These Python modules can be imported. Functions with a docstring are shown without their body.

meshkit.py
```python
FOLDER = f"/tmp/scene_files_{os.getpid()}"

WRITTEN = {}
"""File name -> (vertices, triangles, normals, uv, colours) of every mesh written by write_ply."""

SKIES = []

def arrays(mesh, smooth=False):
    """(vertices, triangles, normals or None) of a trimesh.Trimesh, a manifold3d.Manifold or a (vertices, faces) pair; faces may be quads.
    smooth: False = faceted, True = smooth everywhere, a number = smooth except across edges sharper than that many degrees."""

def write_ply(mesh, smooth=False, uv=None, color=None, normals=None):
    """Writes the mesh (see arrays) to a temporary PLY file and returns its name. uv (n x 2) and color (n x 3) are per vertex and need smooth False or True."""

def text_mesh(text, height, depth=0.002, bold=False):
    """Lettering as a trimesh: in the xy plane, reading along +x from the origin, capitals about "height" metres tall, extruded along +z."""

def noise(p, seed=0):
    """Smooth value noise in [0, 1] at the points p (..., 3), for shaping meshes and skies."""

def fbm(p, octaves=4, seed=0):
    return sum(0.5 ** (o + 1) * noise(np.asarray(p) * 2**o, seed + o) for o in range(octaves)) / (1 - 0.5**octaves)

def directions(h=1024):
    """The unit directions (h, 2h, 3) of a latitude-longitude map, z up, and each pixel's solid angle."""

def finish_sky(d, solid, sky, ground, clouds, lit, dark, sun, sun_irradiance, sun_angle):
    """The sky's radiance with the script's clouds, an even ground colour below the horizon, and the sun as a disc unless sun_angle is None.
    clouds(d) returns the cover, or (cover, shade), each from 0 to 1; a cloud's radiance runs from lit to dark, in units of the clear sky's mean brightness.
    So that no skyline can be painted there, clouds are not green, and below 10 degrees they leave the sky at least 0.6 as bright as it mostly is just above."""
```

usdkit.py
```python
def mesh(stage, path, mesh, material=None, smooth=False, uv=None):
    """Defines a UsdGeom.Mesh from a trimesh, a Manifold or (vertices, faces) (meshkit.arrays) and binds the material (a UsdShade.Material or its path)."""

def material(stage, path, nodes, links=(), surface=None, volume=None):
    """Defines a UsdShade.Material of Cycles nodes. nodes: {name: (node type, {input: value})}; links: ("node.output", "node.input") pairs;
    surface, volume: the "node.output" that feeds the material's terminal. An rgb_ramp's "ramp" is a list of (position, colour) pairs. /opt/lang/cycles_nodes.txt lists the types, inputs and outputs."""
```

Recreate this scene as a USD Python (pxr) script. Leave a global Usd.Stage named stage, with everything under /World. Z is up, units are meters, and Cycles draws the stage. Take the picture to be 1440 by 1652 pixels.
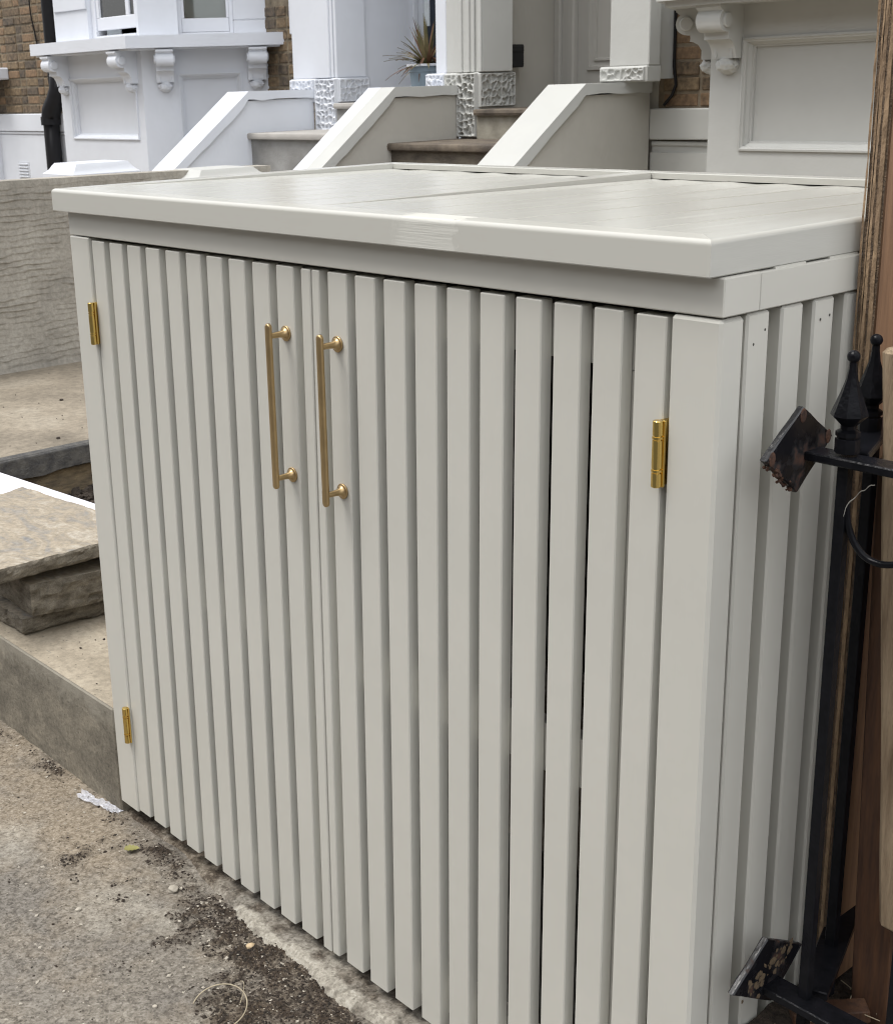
import math, random
import numpy as np
import trimesh
from shapely.geometry import Polygon
from scipy.spatial import cKDTree
from scipy.spatial.transform import Rotation as Rot
from pxr import Usd, UsdGeom, UsdLux, UsdShade, Gf, Sdf, Vt
import usdkit
from meshkit import fbm, noise

stage = Usd.Stage.CreateInMemory()
UsdGeom.SetStageUpAxis(stage, UsdGeom.Tokens.z)
UsdGeom.SetStageMetersPerUnit(stage, 1.0)
world = UsdGeom.Xform.Define(stage, '/World')
stage.SetDefaultPrim(world.GetPrim())
UsdGeom.Scope.Define(stage, '/World/Looks')
rng = np.random.default_rng(7)
random.seed(7)

# ------------------------------------------------------------------ camera, sky, sun, exposure
CAM_POS = (2.342515, -1.218162, 1.498768)
CAM_ROWS = np.array([[0.6401263, 0.7676716, -0.0303085], [-0.2024634, 0.206618, 0.9572448], [0.7411119, -0.6066212, 0.287687]])
FPX, CX, CY = 2157.16, 583.27, 787.05
FOCAL = 6.3
EXPOSURE = 0.93
cam = UsdGeom.Camera.Define(stage, '/World/camera')
HA = 1440 / FPX * FOCAL
cam.CreateFocalLengthAttr(FOCAL)
cam.CreateHorizontalApertureAttr(HA)
cam.CreateVerticalApertureAttr(HA * 1024 / 892)
cam.CreateHorizontalApertureOffsetAttr((720 - CX) / 1440 * HA)
cam.CreateVerticalApertureOffsetAttr(-(826 - CY) / 1440 * HA)
cam.CreateClippingRangeAttr(Gf.Vec2f(0.05, 500))
cam.CreateFStopAttr(3.6)
cam.CreateFocusDistanceAttr(2.0)
cam.CreateExposureAttr(EXPOSURE)
m4 = np.eye(4); m4[:3, :3] = CAM_ROWS; m4[3, :3] = CAM_POS
cam.AddTransformOp().Set(Gf.Matrix4d(*m4.ravel().tolist()))

SUN = np.array([-0.34, -0.58, 1.38]); SUN /= np.linalg.norm(SUN)
SKY_STRENGTH = 0.10
dome = UsdLux.DomeLight.Define(stage, '/World/sky')
dome.GetPrim().SetCustomDataByKey('kind', 'structure')
dome.GetPrim().SetCustomDataByKey('label', 'pale overcast sky over the street')
dome.GetPrim().SetCustomDataByKey('category', 'sky')
skym = usdkit.material(stage, '/World/Looks/sky_cloud', {
    'sky': ('sky_texture', {'sky_type': 'single_scattering', 'sun_disc': False, 'sun_elevation': float(math.asin(SUN[2])),
                            'sun_rotation': float(math.atan2(SUN[0], SUN[1])), 'air_density': 1.0, 'aerosol_density': 2.0}),
    'tc': ('texture_coordinate', {}),
    'n': ('noise_texture', {'scale': 2.2, 'detail': 6, 'roughness': 0.55}),
    'r': ('rgb_ramp', {'ramp': [(0.3, (8.6, 8.75, 9.0)), (0.7, (11.2, 11.2, 11.2))]}),
    'mx': ('mix_color', {'fac': 0.80, 'use_clamp': False}),
    'sz': ('separate_xyz', {}), 'gr': ('map_range', {'from_min': 0.0, 'from_max': 1.0, 'to_min': 0.42, 'to_max': 1.30, 'clamp': True}),
    'ov': ('mix_color', {'blend_type': 'multiply', 'fac': 1.0, 'use_clamp': False}),
    'bg': ('background_shader', {'strength': SKY_STRENGTH})},
    [('tc.generated', 'n.vector'), ('n.fac', 'r.fac'), ('sky.color', 'mx.a'), ('r.color', 'mx.b'), ('tc.generated', 'sz.vector'), ('sz.z', 'gr.value'), ('mx.result', 'ov.a'), ('gr.result', 'ov.b'), ('ov.result', 'bg.color')], surface='bg.background')
UsdShade.MaterialBindingAPI.Apply(dome.GetPrim()).Bind(skym)
sun = UsdLux.DistantLight.Define(stage, '/World/sun')
sun.CreateIntensityAttr(0.33); sun.CreateAngleAttr(24.0); sun.CreateNormalizeAttr(True); sun.CreateColorAttr(Gf.Vec3f(1, 0.97, 0.93))
q = Rot.align_vectors([SUN], [[0, 0, 1]])[0].as_quat()
sun.AddOrientOp().Set(Gf.Quatf(float(q[3]), float(q[0]), float(q[1]), float(q[2])))

# ------------------------------------------------------------------ helpers
USED = set()
def numbered(path):
    if path not in USED:
        USED.add(path); return path
    k = 1
    while f'{path}_{k:03d}' in USED: k += 1
    p = f'{path}_{k:03d}'; USED.add(p); return p
LOC = {}
def thing(name, label, cat, loc=(0, 0, 0), group=None, kind=None):
    x = UsdGeom.Xform.Define(stage, numbered('/World/' + name)); x.AddTranslateOp().Set(Gf.Vec3d(*loc))
    o = x.GetPrim(); meta(o, label, cat, group, kind); LOC[str(o.GetPath())] = np.array(loc, float)
    return o
def meta(o, label=None, cat=None, group=None, kind=None):
    for k, v in (('label', label), ('category', cat), ('group', group), ('kind', kind)):
        if v: o.SetCustomDataByKey(k, v)
def off(parent):
    p = str(parent.GetPath())
    return LOC['/'.join(p.split('/')[:3])]
def part(parent, name, mesh, mat, label=None, smooth=False, kind=None):
    """one mesh under a thing or a part; mesh in world coordinates"""
    if isinstance(mesh, (list, tuple)) and len(mesh) and isinstance(mesh[0], trimesh.Trimesh): mesh = trimesh.util.concatenate(mesh)
    m = mesh.copy(); m.apply_translation(-off(parent))
    g = usdkit.mesh(stage, numbered(str(parent.GetPath()) + '/' + name), m, M[mat], smooth=smooth)
    meta(g.GetPrim(), label, None, None, kind)
    return g.GetPrim()
def solo(name, mesh, mat, label, cat=None, group=None, kind=None, smooth=False):
    if isinstance(mesh, (list, tuple)): mesh = trimesh.util.concatenate(mesh)
    c = mesh.bounds.mean(0); c[2] = mesh.bounds[0][2]
    m = mesh.copy(); m.apply_translation(-c)
    g = usdkit.mesh(stage, numbered('/World/' + name), m, M[mat], smooth=smooth); g.AddTranslateOp().Set(Gf.Vec3d(*c.tolist()))
    meta(g.GetPrim(), label, cat, group, kind); LOC[str(g.GetPath())] = c
    return g.GetPrim()

def box(x0, x1, y0, y1, z0, z1, c=0.0):
    if c <= 0:
        return trimesh.creation.box(bounds=[[x0, y0, z0], [x1, y1, z1]])
    v = []
    for i, x in enumerate((x0, x1)):
        for j, y in enumerate((y0, y1)):
            for k, z in enumerate((z0, z1)):
                a, b, d = c * (1 - 2 * i), c * (1 - 2 * j), c * (1 - 2 * k)
                v += [(x, y + b, z + d), (x + a, y, z + d), (x + a, y + b, z)]
    return trimesh.convex.convex_hull(np.array(v))
def ext(poly, axis, a0, a1):
    """polygon extruded along an axis: x -> (y,z), y -> (x,z), z -> (x,y)"""
    m = trimesh.creation.extrude_polygon(Polygon(poly), a1 - a0, engine='earcut')
    v = m.vertices.copy(); p, q2, h = v[:, 0], v[:, 1], v[:, 2] + a0
    m.vertices = {'x': np.stack([h, p, q2], 1), 'y': np.stack([p, h, q2], 1), 'z': np.stack([p, q2, h], 1)}[axis]
    if axis == 'y': m.invert()
    return m
def tube(pts, r, n=8, caps=True):
    pts = np.array(pts, float); rr = np.full(len(pts), r) if np.ndim(r) == 0 else np.array(r)
    t = np.gradient(pts, axis=0); t /= np.linalg.norm(t, axis=1)[:, None]
    u = np.cross(t[0], [0.3, 0.5, 0.81]); u /= np.linalg.norm(u)
    V = []
    for i in range(len(pts)):
        u = u - t[i] * (u @ t[i]); u /= np.linalg.norm(u); w = np.cross(t[i], u)
        a = np.linspace(0, 2 * np.pi, n, endpoint=False)
        V.append(pts[i] + rr[i] * (np.cos(a)[:, None] * u + np.sin(a)[:, None] * w))
    V = np.vstack(V); F = []
    for i in range(len(pts) - 1):
        for k in range(n):
            a, b = i * n + k, i * n + (k + 1) % n
            F += [(a, b, b + n), (a, b + n, a + n)]
    if caps:
        F += [(0, k + 1, k) for k in range(1, n - 1)]
        o = (len(pts) - 1) * n
        F += [(o, o + k, o + k + 1) for k in range(1, n - 1)]
    return trimesh.Trimesh(V, F, process=False)
def lathe(prof, center, n=20, axis=(0, 0, 1)):
    """prof (radius, height) turned about the axis through center"""
    m = trimesh.creation.revolve(np.array(prof, float), sections=n)
    m.apply_transform(trimesh.geometry.align_vectors([0, 0, 1], axis)); m.apply_translation(center)
    return m
class Face:
    """local frame on a wall: s along it, d outwards, z up"""
    def __init__(self, o, dirv, nrm):
        self.o = np.array([*o, 0.0]); self.a = np.array([*dirv, 0.0]); self.n = np.array([*nrm, 0.0])
    def world(self, m):
        v = m.vertices; w = self.o + v[:, :1] * self.a + v[:, 1:2] * self.n + v[:, 2:] * np.array([0, 0, 1.0])
        r = trimesh.Trimesh(w, m.faces.copy(), process=False)
        if np.dot(np.cross(self.a, self.n), [0, 0, 1]) < 0: r.invert()
        return r
    def box(self, s0, s1, d0, d1, z0, z1, c=0.0): return self.world(box(s0, s1, d0, d1, z0, z1, c))
    def ring(self, s0, s1, z0, z1, prof):
        """profile [(inset, d)] swept round a rectangle, mitred; closed to itself"""
        V = []
        for i, d in prof:
            V += [(s0 + i, d, z0 + i), (s1 - i, d, z0 + i), (s1 - i, d, z1 - i), (s0 + i, d, z1 - i)]
        F = []
        for k in range(len(prof) - 1):
            for j in range(4):
                a, b = k * 4 + j, k * 4 + (j + 1) % 4
                F += [(a, b, b + 4), (a, b + 4, a + 4)]
        m = trimesh.Trimesh(np.array(V), F, process=False)
        if m.face_normals[:, 1].mean() < 0: m.invert()
        return self.world(m)

def grid_mesh(nu, nv, fn):
    u, v = np.meshgrid(np.linspace(0, 1, nu), np.linspace(0, 1, nv), indexing='ij')
    P = fn(u.ravel(), v.ravel())
    i = np.arange(nu * nv).reshape(nu, nv)
    a, b, c, d = i[:-1, :-1].ravel(), i[1:, :-1].ravel(), i[1:, 1:].ravel(), i[:-1, 1:].ravel()
    return trimesh.Trimesh(P, np.vstack([np.stack([a, b, c], 1), np.stack([a, c, d], 1)]), process=False)

# ------------------------------------------------------------------ materials
M = {}
def mat(name, col, rough=0.5, var=0.0, scale=6.0, bump=0.0, bscale=60.0, metal=0.0, spec=0.5, coat=0.0, col2=None, stretch=None, bdist=0.01, detail=4):
    nodes = {'g': ('geometry', {}), 'p': ('principled_bsdf', {'roughness': rough, 'metallic': metal, 'specular_ior_level': spec, 'coat_weight': coat, 'base_color': col})}
    links = []; src = 'g.position'
    if stretch:
        nodes['map'] = ('mapping', {'scale': stretch}); links.append(('g.position', 'map.vector')); src = 'map.vector'
    if var > 0 or col2:
        c2 = col2 or tuple(c * (1 - var) for c in col)
        nodes['n'] = ('noise_texture', {'scale': scale, 'detail': detail, 'roughness': 0.6})
        nodes['r'] = ('rgb_ramp', {'ramp': [(0.32, c2), (0.68, col)]})
        links += [(src, 'n.vector'), ('n.fac', 'r.fac'), ('r.color', 'p.base_color')]
    if bump > 0:
        nodes['bn'] = ('noise_texture', {'scale': bscale, 'detail': 4, 'roughness': 0.6})
        nodes['b'] = ('bump', {'strength': bump, 'distance': bdist})
        links += [(src, 'bn.vector'), ('bn.fac', 'b.height'), ('b.normal', 'p.normal')]
    M[name] = usdkit.material(stage, '/World/Looks/' + name, nodes, links, surface='p.BSDF')

GREIGE = (0.505, 0.495, 0.446)
M['store_paint'] = usdkit.material(stage, '/World/Looks/store_paint', {'g': ('geometry', {}), 'n': ('noise_texture', {'scale': 5, 'detail': 4}), 'r': ('rgb_ramp', {'ramp': [(0.3, (0.482, 0.472, 0.424)), (0.7, GREIGE)]}),
    'm': ('mapping', {'scale': (240, 240, 9)}), 'f': ('noise_texture', {'scale': 1, 'detail': 4, 'roughness': 0.6, 'distortion': 0.4}), 'k': ('noise_texture', {'scale': 28, 'detail': 3}),
    'ad': ('math', {'math_type': 'multiply_add', 'value2': 0.35}), 'rr': ('map_range', {'from_min': 0.3, 'from_max': 0.7, 'to_min': 0.34, 'to_max': 0.48}), 'b': ('bump', {'strength': 0.22, 'distance': 0.0016}), 'p': ('principled_bsdf', {})},
    [('g.position', 'n.vector'), ('g.position', 'k.vector'), ('n.fac', 'r.fac'), ('g.position', 'm.vector'), ('m.vector', 'f.vector'), ('f.fac', 'ad.value1'), ('k.fac', 'ad.value3'), ('ad.value', 'b.height'), ('b.normal', 'p.normal'),
     ('r.color', 'p.base_color'), ('n.fac', 'rr.value'), ('rr.result', 'p.roughness')], surface='p.BSDF')
mat('lid_paint', (0.455, 0.451, 0.412), 0.20, 0.04, 7, 0.09, 90, stretch=(9, 0.6, 9), bdist=0.002)
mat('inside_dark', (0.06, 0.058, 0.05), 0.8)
mat('brass_polished', (0.74, 0.53, 0.17), 0.06, metal=1.0, bump=0.05, bscale=300, bdist=0.001)
mat('brass_satin', (0.52, 0.375, 0.195), 0.34, metal=1.0, var=0.18, scale=40, bump=0.08, bscale=500, bdist=0.001)
mat('white_paint', (0.655, 0.68, 0.725), 0.55, 0.06, 3, 0.10, 40, bdist=0.01)
mat('white_sash', (0.67, 0.69, 0.73), 0.35, 0.03, 4)
mat('greige_paint', (0.485, 0.488, 0.462), 0.55, 0.07, 2.5, 0.14, 30, bdist=0.01)
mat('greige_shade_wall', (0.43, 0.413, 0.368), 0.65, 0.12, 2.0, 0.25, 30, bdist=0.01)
mat('greige_door', (0.46, 0.45, 0.415), 0.35, 0.05, 3)
mat('navy_door', (0.016, 0.022, 0.034), 0.3)
mat('black_plastic', (0.008, 0.008, 0.009), 0.4, spec=0.3)
mat('pipe_black', (0.009, 0.009, 0.011), 0.5, 0.3, 20, 0.1, 60, spec=0.25)
mat('mortar', (0.27, 0.22, 0.155), 0.9, 0.45, 14, 0.4, 90)
mat('mortar_dark', (0.26, 0.215, 0.15), 0.9, 0.65, 14, 0.4, 90)
for i, (a, b) in enumerate([((0.25, 0.18, 0.105), (0.10, 0.072, 0.045)), ((0.21, 0.15, 0.092), (0.055, 0.042, 0.03)), ((0.27, 0.175, 0.10), (0.13, 0.088, 0.055)), ((0.15, 0.115, 0.08), (0.045, 0.038, 0.032))]):
    mat(f'brick_tone_{i}', a, 0.9, col2=b, scale=34, bump=0.5, bscale=140, bdist=0.006, detail=6)
mat('stone_riser', (0.17, 0.145, 0.11), 0.85, col2=(0.075, 0.063, 0.05), scale=9, bump=0.4, bscale=70, detail=7, stretch=(1, 1, 2.5))
mat('stone_step', (0.185, 0.15, 0.112), 0.8, col2=(0.07, 0.057, 0.045), scale=9, bump=0.4, bscale=70, detail=7)
mat('step_riser', (0.36, 0.34, 0.28), 0.8, col2=(0.16, 0.145, 0.115), scale=6, bump=0.3, bscale=60, detail=7)
mat('grey_tread', (0.42, 0.40, 0.37), 0.8, 0.2, 6)
mat('grey_riser', (0.30, 0.30, 0.29), 0.8, col2=(0.19, 0.185, 0.175), scale=5, bump=0.3, bscale=60, detail=6)
mat('iron_black', (0.003, 0.0033, 0.004), 0.14, col2=(0.006, 0.006, 0.0075), scale=60, bump=0.35, bscale=130, bdist=0.003, spec=0.12)
M['rust_iron'] = usdkit.material(stage, '/World/Looks/rust_iron', {'g': ('geometry', {}), 'n': ('noise_texture', {'scale': 30, 'detail': 7, 'roughness': 0.65}),
    'r': ('rgb_ramp', {'ramp': [(0.30, (0.06, 0.024, 0.012)), (0.38, (0.03, 0.013, 0.008)), (0.43, (0.004, 0.004, 0.005)), (1.0, (0.003, 0.003, 0.004))]}), 'rr': ('rgb_ramp', {'ramp': [(0.36, (0.9, 0.9, 0.9)), (0.5, (0.24, 0.24, 0.24))]}),
    'b': ('bump', {'strength': 0.5, 'distance': 0.004}), 'p': ('principled_bsdf', {})}, [('g.position', 'n.vector'), ('n.fac', 'r.fac'), ('n.fac', 'rr.fac'), ('r.color', 'p.base_color'), ('rr.color', 'p.roughness'), ('n.fac', 'b.height'), ('b.normal', 'p.normal')], surface='p.BSDF')
mat('rust', (0.085, 0.036, 0.018), 0.85, col2=(0.02, 0.01, 0.007), scale=120, bump=0.6, bscale=300, bdist=0.004, detail=6)
mat('white_board', (0.68, 0.68, 0.74), 0.6)
mat('pot_blue', (0.19, 0.25, 0.30), 0.45, 0.1, 10)
mat('dry_leaf', (0.19, 0.14, 0.065), 0.7, col2=(0.07, 0.075, 0.028), scale=12)
mat('brown_leaf', (0.16, 0.075, 0.035), 0.8, col2=(0.07, 0.035, 0.02), scale=12)
mat('yellow_leaf', (0.24, 0.225, 0.07), 0.6, 0.3, 60)
mat('pebble_cream', (0.55, 0.42, 0.26), 0.75, 0.3, 60)
mat('straw', (0.42, 0.36, 0.25), 0.8, 0.3, 40)
mat('flake_tan', (0.125, 0.088, 0.05), 0.85, 0.5, 120)
mat('cobweb', (0.26, 0.25, 0.22), 0.9)
mat('vent_grey', (0.55, 0.57, 0.6), 0.6)
mat('curtain', (0.80, 0.86, 0.88), 0.8, 0.2, 8)
mat('blind', (0.82, 0.88, 0.87), 0.8, 0.06, 3)
mat('room_dark', (0.03, 0.036, 0.035), 0.9)
mat('terracotta', (0.40, 0.20, 0.10), 0.8, 0.3, 20)
mat('bitumen', (0.028, 0.028, 0.030), 0.55, col2=(0.10, 0.095, 0.085), scale=28, bump=0.4, bscale=90, detail=7)
mat('pit_earth', (0.22, 0.165, 0.095), 0.9, col2=(0.07, 0.055, 0.036), scale=12, bump=0.6, bscale=60, stretch=(1, 1, 3), detail=8)
mat('ply_face', (0.26, 0.148, 0.080), 0.6, col2=(0.15, 0.082, 0.044), scale=7, bump=0.25, bscale=50, stretch=(14, 14, 0.9), detail=6)
mat('ply_edge_light', (0.34, 0.235, 0.14), 0.9, col2=(0.15, 0.10, 0.06), scale=90, bump=0.8, bscale=260, bdist=0.004, stretch=(1, 1, 0.4), detail=6)
mat('ply_edge_dark', (0.17, 0.112, 0.066), 0.9, col2=(0.06, 0.042, 0.028), scale=110, bump=1.0, bscale=300, bdist=0.004, detail=6)
mat('rough_timber', (0.36, 0.275, 0.18), 0.85, col2=(0.15, 0.10, 0.058), scale=10, bump=0.9, bscale=34, bdist=0.006, stretch=(7, 7, 0.55), detail=8)
mat('red_timber', (0.10, 0.046, 0.021), 0.7, col2=(0.045, 0.021, 0.012), scale=16, bump=0.3, bscale=60, stretch=(8, 8, 0.7), detail=6)
mat('soil', (0.062, 0.046, 0.033), 0.95, col2=(0.016, 0.012, 0.009), scale=90, bump=0.8, bscale=200, bdist=0.01, detail=6)
mat('chip_light', (0.44, 0.40, 0.33), 0.85, 0.4, 90)
mat('chip_grey', (0.24, 0.22, 0.19), 0.9, 0.5, 90)
mat('outer_ground', (0.17, 0.16, 0.145), 0.9, 0.3, 3, 0.3, 80)

# store lid front trim: a patch brushed with fresh, paler matt paint
M['trim_paint'] = usdkit.material(stage, '/World/Looks/trim_paint', {
    'g': ('geometry', {}), 's': ('separate_xyz', {}),
    'nz': ('noise_texture', {'scale': 60, 'detail': 3}), 'ns': ('math', {'math_type': 'multiply_add', 'value2': 0.05, 'value3': -0.025}),
    'xx': ('math', {'math_type': 'add'}), 'a': ('map_range', {'range_type': 'smoothstep', 'from_min': 0.955, 'from_max': 0.99}),
    'b': ('map_range', {'range_type': 'smoothstep', 'from_min': 1.078, 'from_max': 1.084, 'to_min': 1.0, 'to_max': 0.0}),
    'm': ('math', {'math_type': 'multiply'}),
    'c': ('mix_color', {'a': (0.448, 0.442, 0.400), 'b': (0.49, 0.485, 0.44)}),
    'mp': ('mapping', {'scale': (14, 14, 330)}), 'st': ('noise_texture', {'scale': 1, 'detail': 2}),
    'bs': ('math', {'math_type': 'multiply', 'value2': 0.2}),
    'bp': ('bump', {'distance': 0.003}), 'rg': ('map_range', {'to_min': 0.26, 'to_max': 0.6}), 'p': ('principled_bsdf', {})},
    [('g.position', 's.vector'), ('g.position', 'nz.vector'), ('nz.fac', 'ns.value1'), ('s.x', 'xx.value1'), ('ns.value', 'xx.value2'),
     ('xx.value', 'a.value'), ('xx.value', 'b.value'), ('a.result', 'm.value1'), ('b.result', 'm.value2'), ('m.value', 'c.fac'), ('c.result', 'p.base_color'),
     ('g.position', 'mp.vector'), ('mp.vector', 'st.vector'), ('m.value', 'bs.value1'), ('st.fac', 'bp.height'), ('bs.value', 'bp.strength'), ('bp.normal', 'p.normal'),
     ('m.value', 'rg.value'), ('rg.result', 'p.roughness')], surface='p.BSDF')
# glass for window panes
M['pane_glass'] = usdkit.material(stage, '/World/Looks/pane_glass', {
    't': ('transparent_bsdf', {'color': (0.93, 0.96, 0.95)}), 'g': ('glossy_bsdf', {'roughness': 0.02, 'color': (0.9, 0.9, 0.9)}), 'f': ('fresnel', {'IOR': 2.3}), 'm': ('mix_closure', {})},
    [('f.fac', 'm.fac'), ('t.BSDF', 'm.closure1'), ('g.BSDF', 'm.closure2')], surface='m.closure')
# concretes and sandstone
def concrete(name, base, dark, light, scale, stretch=(1, 1, 1), streak=0.5, pits=True, bump=0.35, dist=0.0, band=None):
    nodes = {'g': ('geometry', {}), 'mp': ('mapping', {'scale': stretch}),
             'n1': ('noise_texture', {'scale': scale, 'detail': 8, 'roughness': 0.62, 'distortion': dist}), 'r1': ('rgb_ramp', {'ramp': [(0.3, dark), (0.52, base), (0.72, light)]}),
             'n2': ('noise_texture', {'scale': scale * 14, 'detail': 5, 'roughness': 0.7}), 'r2': ('rgb_ramp', {'ramp': [(0.35, (0.72, 0.72, 0.72)), (0.62, (1.12, 1.12, 1.12))]}),
             'mx': ('mix_color', {'blend_type': 'multiply', 'fac': streak, 'use_clamp': False}),
             'v': ('voronoi_texture', {'scale': 55}), 'vr': ('rgb_ramp', {'ramp': [(0.0, (0.25, 0.25, 0.25)), (0.10, (0.3, 0.3, 0.3)), (0.16, (1, 1, 1))]}),
             'mv': ('mix_color', {'blend_type': 'multiply', 'fac': 0.55 if pits else 0.0}),
             'b': ('bump', {'strength': bump, 'distance': 0.006}), 'p': ('principled_bsdf', {'roughness': 0.9, 'specular_ior_level': 0.25})}
    links = [('g.position', 'mp.vector'), ('mp.vector', 'n1.vector'), ('g.position', 'n2.vector'), ('n1.fac', 'r1.fac'), ('n2.fac', 'r2.fac'), ('r1.color', 'mx.a'), ('r2.color', 'mx.b'),
             ('g.position', 'v.vector'), ('v.distance', 'vr.fac'), ('mx.result', 'mv.a'), ('vr.color', 'mv.b'), ('mv.result', 'p.base_color'), ('n2.fac', 'b.height'), ('b.normal', 'p.normal')]
    if band:
        z0_, z1_, colb = band
        nodes.update({'bz': ('separate_xyz', {}), 'bn': ('noise_texture', {'scale': 16, 'detail': 6, 'roughness': 0.65, 'distortion': 1.0}), 'ba': ('math', {'math_type': 'multiply_add', 'value2': 0.16}),
                      'br': ('map_range', {'range_type': 'smoothstep', 'from_min': z0_ + 0.08, 'from_max': z1_ + 0.08, 'to_max': 0.75}), 'bm': ('mix_color', {'b': colb})})
        links = [l for l in links if l[1] != 'p.base_color'] + [('g.position', 'bz.vector'), ('g.position', 'bn.vector'), ('bn.fac', 'ba.value1'), ('bz.z', 'ba.value3'), ('ba.value', 'br.value'), ('br.result', 'bm.fac'), ('mv.result', 'bm.a'), ('bm.result', 'p.base_color')]
    M[name] = usdkit.material(stage, '/World/Looks/' + name, nodes, links, surface='p.BSDF')
concrete('kerb_face', (0.185, 0.166, 0.131), (0.115, 0.103, 0.082), (0.29, 0.258, 0.20), 7, (1, 1, 1.5), 1.0, dist=1.2, band=(0.19, 0.245, (0.27, 0.25, 0.205)))
concrete('kerb_top', (0.335, 0.29, 0.222), (0.255, 0.22, 0.165), (0.40, 0.355, 0.28), 5, streak=0.8)
concrete('yard_concrete', (0.275, 0.238, 0.184), (0.17, 0.147, 0.115), (0.35, 0.312, 0.25), 2.4, streak=0.8)
concrete('render_coat', (0.335, 0.312, 0.268), (0.26, 0.243, 0.21), (0.41, 0.386, 0.336), 3.5, streak=0.7, pits=False, bump=0.5)
concrete('cement', (0.36, 0.33, 0.265), (0.26, 0.23, 0.175), (0.55, 0.515, 0.43), 16, streak=1.0, bump=0.8)
concrete('slab_top', (0.315, 0.270, 0.205), (0.225, 0.220, 0.210), (0.42, 0.385, 0.325), 6, (1.3, 2.4, 1), 0.9, pits=False, dist=1.6)
concrete('slab_edge', (0.235, 0.207, 0.162), (0.10, 0.085, 0.063), (0.36, 0.325, 0.26), 26, (1, 1, 2), 1.0, pits=False, bump=1.0)
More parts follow.
